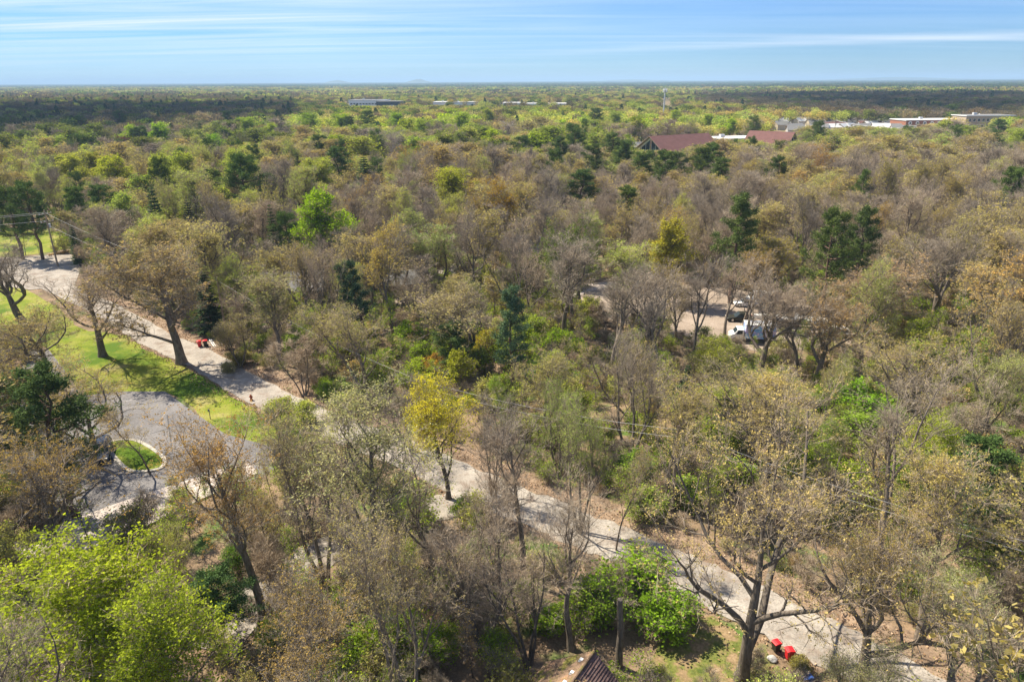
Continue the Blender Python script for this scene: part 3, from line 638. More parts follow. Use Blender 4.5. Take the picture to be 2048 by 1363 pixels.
hand('P', 700, 980, 300, 18, 'woodA', 'tall pale green budding tree in front of the road bend', tint=(.44, .43, .22))
hand('T', 620, 940, 240, 17, 'woodC', 'pale budding tree with many stems beside the lower driveway', tint=(.46, .40, .22))
hand('Y', 890, 845, 150, 13, 'mapleA', 'bright yellow blossoming tree beside the gravel road', tint=(.64, .58, .06))
hand('B', 960, 1080, 260, 15, 'woodC', 'grey leaning many stemmed bare tree below the yellow tree')
hand('T', 800, 1180, 300, 17, 'woodC', 'cream budding tree with pale leaning stems at the bottom centre', tint=(.50, .42, .22))
hand('F', 1165, 890, 150, 14, 'woodC', 'feathery light green tree standing at the middle of the road edge', tint=(.42, .52, .14))
hand('F', 1120, 830, 110, 11, 'woodC', 'small feathery green tree behind the light green roadside tree', tint=(.36, .50, .12))
hand('T', 1110, 780, 130, 12, 'woodA', 'tan budding tree above the feathery green roadside trees')
hand('B', 1150, 1090, 200, 14, 'woodB', 'dark stemmed bare tree in front of the road', bark=None)
hand('B', 1040, 960, 200, 15, 'woodB', 'bare grey tree between the yellow tree and the feathery green one')
hand('B', 1060, 1170, 260, 11, 'thinB', 'tangled grey bare tree above the brown roof')
hand('T', 1780, 1140, 330, 15, 'oakB', 'golden brown budding oak right of the huge forked oak', tint=(.43, .33, .12))
hand('P', 1960, 1270, 300, 11, 'woodC', 'fuzzy pale green tree in the bottom right corner', tint=(.42, .44, .22))
hand('P', 1740, 1330, 200, 9, 'woodC', 'pale olive tree overhanging the road at the bottom right', tint=(.46, .46, .22))
hand('T', 1900, 1060, 240, 15, 'woodA', 'tan budding tree at the right edge above the pale corner tree')
hand('L', 1856, 890, 110, 9, 'mapleA', 'small bright lime tree in the right hand wood', tint=(.38, .50, .04))
hand('B', 1945, 850, 170, 12, 'thinB', 'grey many stemmed bare tree right of the small lime tree')
hand('W', 1960, 965, 200, 11, 'pineB', 'soft dark green pine below the grey bare tree at right', tint=(.09, .15, .045))
hand('P', 2010, 790, 120, 12, 'woodA', 'pale yellow green tree at the right edge', tint=(.42, .46, .16))
hand('T', 1560, 850, 240, 14, 'woodA', 'tan budding tree behind the crown of the huge forked oak')
hand('T', 1350, 850, 170, 13, 'woodB', 'ochre budding tree left behind the huge forked oak')
hand('T', 1240, 960, 120, 11, 'thinA', 'slim tan tree right of the feathery green roadside tree')
hand('W', 1372, 780, 66, 9, 'spruceB', 'dark green conical conifer above the ochre tree', tint=(.055, .10, .04))
hand('W', 1022, 660, 70, 15, 'pineC', 'slim dull green conifer in the middle of the wood', tint=(.13, .20, .11))
hand('W', 735, 590, 70, 14, 'pineC', 'leaning pine with a grey green head in the middle wood', tint=(.09, .14, .08), lean=(-14, -6))
hand('G', 655, 452, 112, 18, 'mapleA', 'vivid green maple rising out of the tan wood', tint=(.26, .43, .025))
hand('F', 870, 490, 160, 14, 'woodC', 'pale green willow behind the bright pavement patch', tint=(.36, .46, .16))
hand('T', 920, 620, 200, 14, 'oakB', 'cream budding oak with a rounded crown in the middle wood', tint=(.48, .41, .22))
hand('T', 740, 520, 200, 15, 'oakA', 'broad tan oak left of the pale willow', tint=(.42, .34, .19))
hand('T', 600, 540, 120, 15, 'oakB', 'tan oak beside the vivid green maple', tint=(.42, .34, .18))
hand('B', 1140, 560, 190, 17, 'woodB', 'tall bare tree with a dark forked trunk left of the dirt yard')
hand('B', 1310, 590, 200, 16, 'oakB', 'bare oak in front of the dirt yard')
hand('B', 1270, 760, 180, 15, 'woodC', 'pale barked bare tree with upright forks in the middle wood')
hand('Q', 1535, 610, 190, 16, 'oakB', 'bare forked tree in front of the white and blue truck')
hand('O', 1560, 530, 110, 12, 'woodA', 'amber green tree behind the parked white vehicles', tint=(.40, .34, .05))
hand('K', 1440, 720, 120, 8, 'mapleA', 'olive green bushy tree left of the truck', tint=(.27, .33, .05))
hand('O', 1500, 560, 90, 12, 'woodB', 'orange budding tree behind the white car', tint=(.42, .30, .12))
hand('T', 1650, 640, 170, 14, 'oakB', 'sandy budding oak right of the parked trailers', tint=(.42, .29, .15))
hand('T', 1760, 560, 230, 15, 'oakA', 'pinkish tan oak in the right hand wood', tint=(.44, .31, .19))
hand('B', 1900, 520, 200, 18, 'oakB', 'bare oak with thick black limbs near the right edge')
hand('T', 1850, 720, 240, 14, 'oakA', 'tan oak in the right hand wood above the lime tree')
hand('T', 70, 655, 200, 12, 'oakA', 'low spreading tan oak at the left edge over the lawn', tint=(.46, .38, .18))
hand('T', 20, 770, 170, 12, 'oakB', 'tan oak at the left edge above the two dark pines', tint=(.48, .37, .14))
hand('T', 45, 800, 200, 12, 'oakA', 'tan oak right above the dark pine at the left edge', tint=(.50, .40, .14))
hand('B', 1400, 590, 150, 16, 'woodD', 'tall bare tree standing before the dirt yard, left of the truck')
hand('Q', 1610, 640, 150, 13, 'woodD', 'thin bare tree screening the covered boats')
hand('B', 1230, 610, 170, 17, 'woodD', 'leaning bare tree at the left end of the dirt yard')
hand('B', 860, 985, 210, 14, 'woodD', 'bare tree leaning over the road below the bright yellow tree')
hand('Q', 1000, 1000, 170, 13, 'thinB', 'thin bare tree in front of the road gap at the centre')
hand('B', 1330, 640, 180, 15, 'woodD', 'bare tree in front of the right part of the dirt yard')
hand('Q', 1460, 570, 110, 13, 'woodD', 'thin bare tree above the white sedan')
hand('T', 280, 850, 130, 9, 'thinA', 'thin tan tree leaning over the kerbed grass island', tint=(.46, .36, .14))
hand('T', 540, 620, 190, 13, 'woodB', 'olive tan tree between the road bend and the tan house', tint=(.36, .35, .17))
hand('Q', 600, 720, 150, 8, 'thinB', 'brown tangled thicket above the road bend')
hand('Q', 820, 810, 130, 9, 'thinB', 'wispy bare sapling touching the left side of the yellow crown')
hand('Q', 980, 860, 120, 11, 'thinB', 'silvery many stemmed tree right of the bright yellow tree')
hand('T', 470, 660, 90, 9, 'woodC', 'tan tree right of the dark yew like conifer', tint=(.38, .34, .17))
CONIF = [('W', 1150, 292, 44, 17, 'pineB', 'dark pine far left of the brown roofs'), ('W', 1185, 330, 44, 16, 'pineA', 'leftmost pine in the row below the brown roofs'), ('W', 1250, 318, 46, 16, 'pineC', 'tall pine at the left end of the pine cluster'), ('W', 1352, 332, 44, 16, 'pineA', 'pine in the middle of the row below the roofs'), ('W', 1425, 322, 44, 15, 'pineA', 'pine at the right end of the cluster below the roofs'), ('W', 1300, 300, 40, 14, 'pineB', 'pine directly in front of the glazed gable'),
         ('W', 240, 240, 34, 16, 'pineB', 'dark pine in the shaded far wood at left'), ('W', 160, 252, 36, 16, 'pineA', 'dark pine in the shaded wood near the left edge'), ('W', 455, 240, 30, 16, 'pineC', 'dark pine beside the pinkish cream tree'), ('W', 640, 300, 40, 15, 'pineA', 'dark pine left of centre below the lime band'), ('W', 690, 312, 44, 15, 'pineB', 'dark pine beside the dead grey tree'), ('W', 1045, 300, 40, 14, 'pineA', 'small pine below the white limbed sycamore'),
         ('W', 488, 372, 84, 19, 'pineB', 'tall white pine with layered boughs in the left wood'), ('S', 312, 432, 62, 17, 'spruceB', 'dark broad spruce behind the tan road oak'), ('S', 380, 440, 46, 13, 'spruceA', 'smaller dark spruce right of the broad one'),
         ('S', 545, 462, 40, 15, 'spruceA', 'narrow dark spruce left of the vivid green maple'), ('W', 575, 475, 52, 13, 'pineA', 'grey green pine touching the vivid green maple'), ('W', 62, 425, 70, 17, 'pineB', 'dark pine behind the utility pole'), ('W', 22, 430, 60, 16, 'pineA', 'dark pine at the left edge beyond the lawn'),
         ('S', 597, 337, 34, 13, 'spruceA', 'small pointed spruce in the tan canopy'), ('W', 672, 335, 60, 16, 'pineA', 'dark pine left of the rounded spruce'), ('S', 730, 352, 66, 15, 'spruceB', 'rounded dark spruce among bare trees'), ('S', 884, 364, 34, 14, 'spruceA', 'lone pointed spruce in the bare canopy'),
         ('W', 1285, 335, 50, 17, 'pineC', 'dark pine in the row below the brown roofs'), ('W', 1328, 345, 46, 16, 'pineA', 'second pine in the row below the brown roofs'), ('S', 1375, 308, 40, 16, 'spruceA', 'pointed spruce in front of the brown roof'), ('W', 1402, 335, 54, 15, 'pineB', 'pine right of the pointed spruce'),
         ('W', 1165, 385, 84, 14, 'pineA', 'dark pine deep among bare trees'), ('W', 1475, 475, 70, 19, 'pineC', 'tall pine on a bare straight trunk above the yard'), ('W', 1660, 505, 84, 18, 'pineB', 'dark green round topped pine in the right wood'), ('W', 1722, 490, 60, 17, 'pineA', 'pine touching the round topped one'),
         ('W', 2022, 392, 66, 16, 'pineB', 'dark pine at the right edge of the bare wood'), ('W', 1145, 278, 40, 17, 'pineA', 'dark pine beyond the bare wood'), ('W', 735, 245, 50, 18, 'pineB', 'blue green pine among lime trees'), ('W', 1190, 238, 40, 18, 'pineA', 'tall dark pine near the horizon suburbs'),
         ('W', 1225, 300, 46, 16, 'pineB', 'spreading pine left of the brown roofs'), ('W', 1995, 262, 34, 15, 'pineA', 'dark pine near the strip of shops'), ('W', 285, 275, 60, 14, 'pineB', 'grey green round pine between two lime trees'), ('W', 1555, 352, 44, 14, 'pineB', 'isolated pine in the bare wood right of centre'),
         ('W', 1440, 355, 50, 14, 'pineC', 'scruffy pine in the bare wood below the roofs'), ('W', 1725, 385, 34, 14, 'pineA', 'grey pine alone in the right bare wood'), ('W', 205, 415, 60, 13, 'pineA', 'olive pine left of the broad dark spruce'), ('W', 155, 420, 46, 14, 'pineC', 'dark pine behind the roadside pole'), ('S', 412, 590, 74, 10, 'spruceB', 'dark dense yew like conifer beside the red bins across the road'),
         ('W', 905, 690, 70, 8, 'pineA', 'low dark pine in the middle understorey'), ('S', 148, 480, 30, 9, 'spruceA', 'small blue grey spruce beside the cross road'), ('W', 1120, 310, 40, 16, 'pineB', 'pine among pale trees in the distance'), ('W', 700, 255, 34, 16, 'pineC', 'dark pine among the lime crowns')]
for k, u, v, wp, H, pr, lb in CONIF: hand(k, u, v, wp * (1.25 if k == 'W' else 1.1), H + (1.5 if v < 420 else .5), pr, lb, hc=.62)
LIMES = [('G', 325, 270, 70, 13, (.30, .50, .02), 'rounded lime tree right of the grey green pine'), ('G', 262, 272, 60, 12, (.33, .50, .04), 'lime tree left of the grey green pine'), ('L', 490, 258, 56, 13, (.31, .46, .05), 'lime green tree below the horizon left of centre'), ('K', 612, 252, 84, 15, (.23, .38, .03), 'broad fresh green tree in the lime band'),
         ('L', 680, 252, 70, 14, (.30, .46, .03), 'lime tree right of the broad fresh green one'), ('G', 432, 288, 34, 9, (.26, .50, .02), 'small vivid green tree behind the tan crowns'), ('L', 920, 250, 66, 15, (.34, .50, .04), 'tall yellow green tree in the lime band'), ('L', 840, 262, 80, 13, (.34, .48, .06), 'spreading yellow green tree in the lime band'),
         ('G', 790, 245, 46, 13, (.28, .46, .03), 'fresh green tree right of the blue green pine'), ('L', 1352, 238, 60, 12, (.36, .50, .06), 'lime tree beside the radio mast'), ('L', 1460, 255, 44, 11, (.32, .50, .03), 'fresh lime tree behind the flat white roof'), ('L', 1420, 246, 44, 11, (.33, .48, .05), 'lime tree above the white roof'),
         ('L', 1235, 243, 60, 13, (.33, .45, .09), 'pale lime tree left of the radio mast'), ('K', 970, 235, 60, 14, (.30, .38, .06), 'green crown with a brown top near the warehouses'), ('L', 1000, 345, 10, 3, (.3, .4, .05), None), ('L', 905, 385, 90, 12, (.36, .42, .05), 'yellow green flat crown in the bare wood'),
         ('O', 1020, 415, 76, 14, (.42, .27, .03), 'mustard orange tree in the bare wood'), ('O', 1645, 330, 130, 13, (.40, .23, .05), 'wide orange brown crown in the right bare wood'), ('T', 1000, 265, 80, 14, (.52, .38, .16), 'tan crown with white limbs in the lime band'),
         ('D', 1010, 270, 50, 14, None, 'white limbed sycamore in front of the tan crown'), ('D', 780, 300, 60, 15, None, 'dead grey tree in the distant canopy'), ('T', 402, 245, 76, 16, (.48, .38, .27), 'tall pinkish cream tree at the edge of the cloud shadow'), ('L', 240, 350, 70, 12, (.38, .46, .05), 'yellow green tree in the left wood'),
         ('L', 190, 340, 60, 11, (.40, .45, .06), 'yellow tinged tree left of the yellow green one'), ('L', 150, 350, 60, 12, (.38, .44, .08), 'yellow green tree in the wood at far left'), ('L', 545, 270, 50, 12, (.34, .46, .06), 'light lime tree left of the broad green one'), ('L', 645, 360, 70, 12, (.36, .44, .08), 'yellow green tree above the vivid maple'),
         ('L', 2030, 290, 90, 13, (.34, .46, .08), 'lime green tree at the right edge near the shops'), ('K', 255, 283, 30, 8, (.13, .04, .06), 'small dark red leaved tree beside the lime trees'), ('M', 1945, 243, 40, 8, (.45, .07, .18), 'magenta blossoming tree in front of the shops'), ('M', 1968, 244, 24, 7, (.48, .10, .22), 'second magenta blossoming tree in front of the shops'),
         ('M', 1852, 243, 18, 7, (.40, .10, .18), 'pinkish blossoming tree beside the long shop roof'), ('L', 1345, 500, 60, 11, (.42, .42, .06), 'mustard green tree behind the dirt yard'), ('P', 1850, 272, 110, 12, (.5, .46, .28), 'pale blossoming tree beneath the shops'), ('O', 1530, 268, 10, 3, None, None)]
for k, u, v, wp, H, ti, lb in LIMES:
    if lb: hand(k, u, v, wp * 1.45, H + 4, None, lb, tint=ti)
# ---- the rest of the wood
for t in TREES:
    u_, v_, d_ = PJ(t['x'], t['y'], t['H'] * .66)
    if v_ < 380:
        for _ in range(7):
            if not blocks_view(t['x'], t['y'], t['H'], t['r']): break
            t['H'] *= .88; t['sz'] *= .88; t['r'] *= .95; t['sx'] *= .95
def hits_open(x, y, H, r, frac=0.8, z0=.42, samples=16):
    a = np.linspace(0, 2 * np.pi, samples, endpoint=False); pts = [(x, y, H * .65), (x, y, 1.0)]
    for f, zz in ((frac, .62), (frac * .55, z0), (frac * .55, .88)): pts += [(x + r * f * math.cos(t), y + r * f * math.sin(t), H * zz) for t in a[::2]]
    U, V, _ = PJA(np.array(pts))
    return any(inpoly(U, V, p).sum() > 0 for p in OPEN)
def base_open(x, y):
    U, V, _ = PJA(np.array([[x, y, 0.0]]))
    return any(inpoly(U, V, p).any() for p in BASE_OPEN)
BLD = [(PX(u, v, z).x + dx, PX(u, v, z).y, r_) for u, v, z, r_, dx in ((1356, 270, 12, 17, 0), (1330, 272, 12, 15, 0), (1392, 270, 12, 15, 0), (1545, 263, 12, 17, 0), (1515, 262, 12, 14, 0), (1575, 264, 12, 14, 0), (1465, 277, 8, 16, 0), (585, 603, 0, 7, 1), (960, 530, 0, 7, 7), (770, 585, 0, 5, 3), (720, 200, 15, 30, 0), (770, 200, 15, 24, 0), (1830, 240, 9, 16, 0), (1860, 240, 9, 16, 0), (1890, 240, 9, 16, 0), (1920, 240, 9, 16, 0), (1960, 232, 13, 18, 0))]      # (x, y, r) of buildings and vehicles: no trunks there
cells = {}
HC = []
for t in TREES:
    u_, v_, d_ = PJ(t['x'], t['y'], t['H'] * .66)
    if v_ < 760 and t['kind'] not in 'TBQ': HC.append((u_, v_, t['r'] / d_ * FP, d_))
HC = np.array(HC)
def covers(x, y, H, r):
    u, v, d = PJ(x, y, H * .95); rp = r / d * FP
    m = (np.abs(HC[:, 0] - u) < rp * .75 + HC[:, 2] * .35) & (HC[:, 3] > d + 1) & (v < HC[:, 1] + HC[:, 2] * .15) & (v + H * .8 / d * FP > HC[:, 1])
    return bool(m.any())
def near_ok(x, y, r):
    cx, cy = int(x // 12), int(y // 12)
    for i in (-1, 0, 1):
        for j in (-1, 0, 1):
            for (a, b, q) in cells.get((cx + i, cy + j), ()):
                if (a - x) ** 2 + (b - y) ** 2 < ((q + r) * (.68 if y < 105 else .58)) ** 2: return False
    return True
def remember(x, y, r): cells.setdefault((int(x // 12), int(y // 12)), []).append((x, y, r))
for t in TREES: remember(t['x'], t['y'], min(t['r'], 7.0) if t['hand'] else t['r'])
NEAR = 235
GLADES = [(1120, 710, 150), (1720, 800, 120), (870, 690, 120), (1260, 1170, 110), (640, 650, 90), (1950, 660, 100), (1150, 1270, 110), (1050, 1290, 100), (1400, 720, 90), (1640, 930, 100), (1270, 930, 90)]
yy = 20.0
cand = []
while yy < NEAR:
    sp = 3.6; hw = yy * .80 + 14
    for x in np.arange(-hw, hw, sp): cand.append((x + rng.uniform(-1.7, 1.7), yy + rng.uniform(-1.7, 1.7)))
    yy += sp
cand = np.array(cand); rng.shuffle(cand)
rdist = road_dist(cand[:, 0], cand[:, 1])
for (x, y), rd_ in zip(cand, rdist):
    if rd_ < 4.6: continue
    H = rng.uniform(11.5, 19.5); r = rng.uniform(3.4, 6.8)
    if not near_ok(x, y, r) or base_open(x, y): continue
    u, v, d = PJ(x, y, H * .65)
    if u < -180 or u > 2230 or v > 1560: continue
    if 860 < u < 1340 and v > 1060 and y < 37: continue
    if any((u - a) ** 2 + (v - b) ** 2 < c * c for a, b, c in GLADES) and rng.random() < .72:
        if rng.random() < .6 and not hits_open(x, y, 6, 2.5) and near_ok(x, y, 1.6): add('L', x, y, rng.uniform(4.5, 7.5), rng.uniform(1.7, 2.8), 'mapleA' if rng.random() < .5 else 'thinA', tint=(.29 * rng.uniform(.8, 1.2), .40, .045)); remember(x, y, 2.2)
        continue
    if hits_open(x, y, H, r):
        H *= .55; r *= .5                           # a smaller tree may still fit
        if hits_open(x, y, H, r) or not near_ok(x, y, r): continue
    if covers(x, y, H, r):
        H *= .78; r *= .85
        if covers(x, y, H, r):
            if H < 10 and rng.random() < .75: continue
            H *= .8
            if covers(x, y, H, r): continue
    for _ in range(6):
        if blocks_view(x, y, H, r): H *= .88; r *= .95
    if blocks_view(x, y, H, r): continue
    k = mixpick(rng, kinds_at(u, v)); add(k, x, y, H * (1.08 if k in 'SW' else 1), r * (.75 if k in 'SW' else 1)); remember(x, y, r)
#PART3
# ------------------------------------------------------------------ build the individual trees
def apparent(t): return t['H'] / PJ(t['x'], t['y'], t['H'] * .6)[2]
auto = sorted([t for t in TREES if not t['hand']], key=apparent, reverse=True)
auto_vis = []
for t in auto:
    u, v, d = PJ(t['x'], t['y'], t['H'] * .65); rp = t['r'] / d * FP
    t['uv'] = (u, v); (auto_vis if (-rp * .6 < u < 2048 + rp * .6 and v - rp < 1363) else []).append(t)
ids_obj = set(id(t) for t in auto_vis[:285])
singles = [t for t in TREES if t['hand'] or id(t) in ids_obj]
crowd = [t for t in TREES if not t['hand'] and id(t) not in ids_obj]
print('trees: singles', len(singles), 'in the near crowd', len(crowd))
PHR = dict(T='tan budding tree', O='orange budding tree', P='pale green budding tree', B='bare grey brown tree', Q='thin bare tree', G='lime green tree', L='lime green tree', Y='yellow tree', K='olive green tree', F='feathery green tree', S='dark spruce', W='dark pine', U='dull green tree', D='dead tree')
MARK = [('the huge forked oak', 1482, 1100), ('the corner lime maple', 150, 1200), ('the bright yellow tree', 890, 845), ('the vivid green maple', 655, 448), ('the big tan road oak', 340, 560), ('the parked truck', 1500, 675), ('the brown tiled roof', 1150, 1320),
        ('the tall white pine', 488, 372), ('the long brown roofs', 1440, 285), ('the lone pointed spruce', 884, 364), ('the small lime tree', 1856, 890), ('the bright pavement patch', 940, 535), ('the dirt yard', 1300, 610), ('the thick limbed oak', 1900, 520),
        ('the wide orange crown', 1645, 330), ('the slim dull conifer', 1022, 660), ('the round topped pine', 1660, 505), ('the mustard orange tree', 1020, 415), ('the feathery roadside tree', 1165, 890), ('the ochre lot oak', 60, 960), ('the right edge pine', 2022, 392)]
ORD = ['nearest', 'second nearest', 'third nearest', 'fourth nearest', 'fifth nearest', 'sixth nearest', 'seventh nearest', 'eighth nearest', 'ninth nearest', 'tenth nearest', 'eleventh nearest', 'twelfth nearest', 'thirteenth nearest', 'fourteenth nearest']
def autolabel(items, key):
    """items: (u, v, phrase, thing): a label from the closest landmark, its side, and the rank of nearness"""
    g = {}
    for u, v, ph, t in items:
        nm, du, dv = min(((m, u - a, v - b) for m, a, b in MARK), key=lambda q: q[1] ** 2 + (q[2] * 1.4) ** 2)
        side = ('right of' if du > 0 else 'left of') if abs(du) > abs(dv) * 1.2 else ('in front of' if dv > 0 else 'behind')
        g.setdefault((ph, nm, side), []).append((du * du + dv * dv, t))
    for (ph, nm, side), l in g.items():
        l.sort(key=lambda q: q[0])
        for i, (_, t) in enumerate(l):
            t[key] = f'{ph} {side} {nm}' + (f', {ORD[min(i, 13)]} of its kind' if len(l) > 1 else '')
autolabel([(*t['uv'], PHR[t['kind']], t) for t in singles if not t['label']], 'label')
GRP = dict(budding_tree='budding trees of the wood', bare_tree='bare trees of the wood', leafy_tree='trees in fresh green leaf', pine_tree='pines among the wood', spruce_tree='spruces among the wood', willow_tree='feathery green trees', blossoming_tree='trees in blossom', dead_tree='dead trees')
CATN = dict(budding_tree='tree', bare_tree='bare tree', leafy_tree='leafy tree', pine_tree='pine', spruce_tree='spruce', willow_tree='willow', blossoming_tree='blossoming tree', dead_tree='dead tree')
def make_tree(t):
    nm = t['name'] or NAME[t['kind']]; p = PROTO[t['proto']]
    o = empty(nm, (t['x'], t['y'], 0), t['rz'], label=t['label'], cat=t.get('cat') or CATN[nm], group=GRP[nm])
    o.scale = (t['sx'], t['sx'], t['sz'])
    if t['lean']: o.rotation_euler = (R(t['lean'][1]), R(t['lean'][0]), 0)
    a = link('trunk', p['trunk'], o); f = fol(t['kind'], t['proto']); near = math.hypot(t['x'], t['y']) < 84 and 'twigs_near' in p
    if t['kind'] == 'D':
        a.material_slots[0].link = 'OBJECT'; a.material_slots[0].material = M['palebark']
    if p['twigs']:
        b = link('twigs', p['twigs_near' if near else 'twigs'], o)
        if t['kind'] == 'D': b.material_slots[0].link = 'OBJECT'; b.material_slots[0].material = M['palewood']
    if f:
        c = link('foliage', p['sets'][f + '_near' if near else f], o); c['tint'] = [float(q) for q in t['tint']]
for t in singles: make_tree(t)

# ------------------------------------------------------------------ scattered masses (geometry nodes on a cloud of points)
def points_obj(name, P, idx, rz, scl, tint, protos, **tags):
    me = bpy.data.meshes.new(name); me.vertices.add(len(P)); me.vertices.foreach_set('co', np.asarray(P, np.float32).ravel())
    for nm, ty, arr in (('pick', 'INT', idx), ('spin', 'FLOAT', rz)):
        a = me.attributes.new(nm, ty, 'POINT'); a.data.foreach_set('value', np.asarray(arr, np.int32 if ty == 'INT' else np.float32))
    for nm, arr in (('size', scl), ('tint', tint)):
        a = me.attributes.new(nm, 'FLOAT_VECTOR', 'POINT'); a.data.foreach_set('vector', np.asarray(arr, np.float32).ravel())
    o = link(name, me, None, kind='stuff', **tags)
    col = bpy.data.collections.new(name + '_kinds')
    for i, m in enumerate(protos):
        q = bpy.data.objects.new('%s_kind_%02d' % (name, i), m); col.objects.link(q)
    ng = bpy.data.node_groups.new(name, 'GeometryNodeTree')
    ng.interface.new_socket('Geometry', in_out='INPUT', socket_type='NodeSocketGeometry'); ng.interface.new_socket('Geometry', in_out='OUTPUT', socket_type='NodeSocketGeometry')
    gi = ng.nodes.new('NodeGroupInput'); go = ng.nodes.new('NodeGroupOutput')
    m2p = ng.nodes.new('GeometryNodeMeshToPoints'); iop = ng.nodes.new('GeometryNodeInstanceOnPoints')
    ci = ng.nodes.new('GeometryNodeCollectionInfo'); ci.inputs['Collection'].default_value = col; ci.inputs['Separate Children'].default_value = True; ci.inputs['Reset Children'].default_value = True
    def na(nm, dt):
        n = ng.nodes.new('GeometryNodeInputNamedAttribute'); n.data_type = dt; n.inputs['Name'].default_value = nm; return n.outputs['Attribute']
    cx = ng.nodes.new('ShaderNodeCombineXYZ')
    L(ng, gi.outputs[0], m2p.inputs[0]); L(ng, m2p.outputs[0], iop.inputs['Points']); L(ng, ci.outputs[0], iop.inputs['Instance'])
    iop.inputs['Pick Instance'].default_value = True; L(ng, na('pick', 'INT'), iop.inputs['Instance Index']); L(ng, na('size', 'FLOAT_VECTOR'), iop.inputs['Scale'])
    L(ng, na('spin', 'FLOAT'), cx.inputs[2]); L(ng, cx.outputs[0], iop.inputs['Rotation']); L(ng, iop.outputs[0], go.inputs[0])
    md = o.modifiers.new('scatter', 'NODES'); md.node_group = ng
    return o

# near-quality joined trees for 200-450 m (same meshes, fewer pieces)
rg = np.random.default_rng(99)
def thinned(p, kind, twfrac, leaf):
    V, Q, tv, tf = p['raw']
    parts = [(V, [Q], M['bark'])]
    if kind == 'wood':
        bl = tf[1]; keep = rg.random(len(bl)) < twfrac; pv = tv.copy()
        mid = (pv[bl[:, 0]] + pv[bl[:, 1]]) / 2
        for c in (0, 1): pv[bl[:, c]] = mid + (pv[bl[:, c]] - mid) * 3.2
        parts.append((pv, [tf[0], bl[keep]], M['twig']))
    return parts
FARP = []; FKEY = {}
def far_proto(key, parts): FKEY[key] = len(FARP); FARP.append(joinmesh('tree', parts))
for nm in ('oakA', 'oakD', 'woodA', 'woodD', 'woodC'):
    base = thinned(PROTO[nm], 'wood', .42, None); far_proto(nm + ':bare', base)
sk = {}
def foliage_pts(pr, n):
    me = pr; v = np.empty(len(me.vertices) * 3, np.float32); me.vertices.foreach_get('co', v); v = v.reshape(-1, 4, 3).mean(1)
    return v[rg.integers(0, len(v), n)]
for nm, st, cnt, size, tag_ in (('oakA', 'buds', 3600, .25, 'buds'), ('oakD', 'buds', 3600, .25, 'buds'), ('woodA', 'buds', 3600, .25, 'buds'), ('woodD', 'fine', 4400, .23, 'fine'), ('woodA', 'leaves', 5000, .34, 'leaves'), ('mapleA', 'leaves', 5500, .34, 'leaves')):
    base = thinned(PROTO[nm], 'wood', .15, None); V, F = quads(rg, foliage_pts(PROTO[nm]['sets'][st], cnt), size, .75); far_proto(nm + ':' + tag_, base + [(V, [F], M['leaf'])])
for nm in ('spruceA', 'spruceB', 'pineA', 'pineB'):
    V0, Q0, nV, nF = PROTO[nm]['raw']; k = rg.random(len(nF)) < .6
    far_proto(nm + ':needles', [(V0, [Q0], M['pinebark']), (nV, [nF[k]], M['needle'])])
# low-poly crowns for 450 m and beyond: leaf clumps through a lumpy volume round a trunk and a few limbs
def lowcrown(seed, n, size, H=15, r=5.2, conif=False, m=None, twiggy=False):
    rr = np.random.default_rng(seed)
    if conif:
        z = rr.uniform(.15, 1, n); a = rr.uniform(0, 6.28, n); q = (1 - z) ** .6 * r * .8 * rr.uniform(.5, 1.1, n) + .1
        c = np.c_[q * np.cos(a), q * np.sin(a), z * H]
    else:
        lob = norm(rr.normal(0, 1, (9, 3))) * np.array([.55, .55, .38]) * r; lob[:, 2] += H * .66; lob[0] = (0, 0, H * .72)
        i = rr.integers(0, 9, n); c = lob[i] + norm(rr.normal(0, 1, (n, 3))) * (r * .50 * rr.uniform(.55, 1.06, (n, 1))) * np.array([1, 1, .8])
    ax = norm(c - np.array([0, 0, H * .45]) + rr.normal(0, 2.2, (n, 3))) if twiggy else None
    V, F = quads(rr, c, size, .22 if twiggy else .8, ax)
    T, Q = tubes(np.array([[[0, 0, 0], [0, 0, H * .35], [0.1, 0, H * .62]]] + [[[0, 0, H * .33], [x * .5, y * .5, H * .5], [x, y, H * .68]] for x, y in rr.normal(0, r * .45, (4, 2))]), np.array([[.24, .18, .1]] + [[.11, .08, .03]] * 4), 4)
    return [(T, [Q], M['bark']), (V, [F], m or (M['needle'] if conif else M['leaf']))]
LOWK = {}
def low(key, parts): LOWK.setdefault(key, []).append(len(FARP)); FARP.append(joinmesh('tree', parts))
for s_ in (1, 2): low('leaf', lowcrown(200 + s_, 760, .75))
for s_ in (1, 2): low('bud', lowcrown(210 + s_, 620, .62))
for s_ in (1, 2, 3): low('bare', lowcrown(220 + s_, 1100, 1.1, twiggy=True))
for s_ in (1, 2): low('con', lowcrown(230 + s_, 560, .8, 14, 5.0, True))
# groves for beyond 1.4 km
def grove(seed, kindw, n=16, size=2.6, R_=26):
    rr = np.random.default_rng(seed); parts = []; cs = []
    for i in range(n):
        cx, cy = rr.uniform(-R_, R_, 2); H = rr.uniform(9, 15); r = rr.uniform(4, 6.5); m = 26
        d = norm(rr.normal(0, 1, (m, 3))); d[:, 2] = np.abs(d[:, 2]) * 1.1 - .25
        cs.append(np.c_[cx + d[:, 0] * r, cy + d[:, 1] * r, H * .62 + d[:, 2] * H * .36])
    V, F = quads(rr, np.concatenate(cs), size, .85)
    return [(V, [F], M['leaf'])]
GRV = []
for s_ in range(4): GRV.append(len(FARP)); FARP.append(joinmesh('grove', grove(300 + s_, None)))

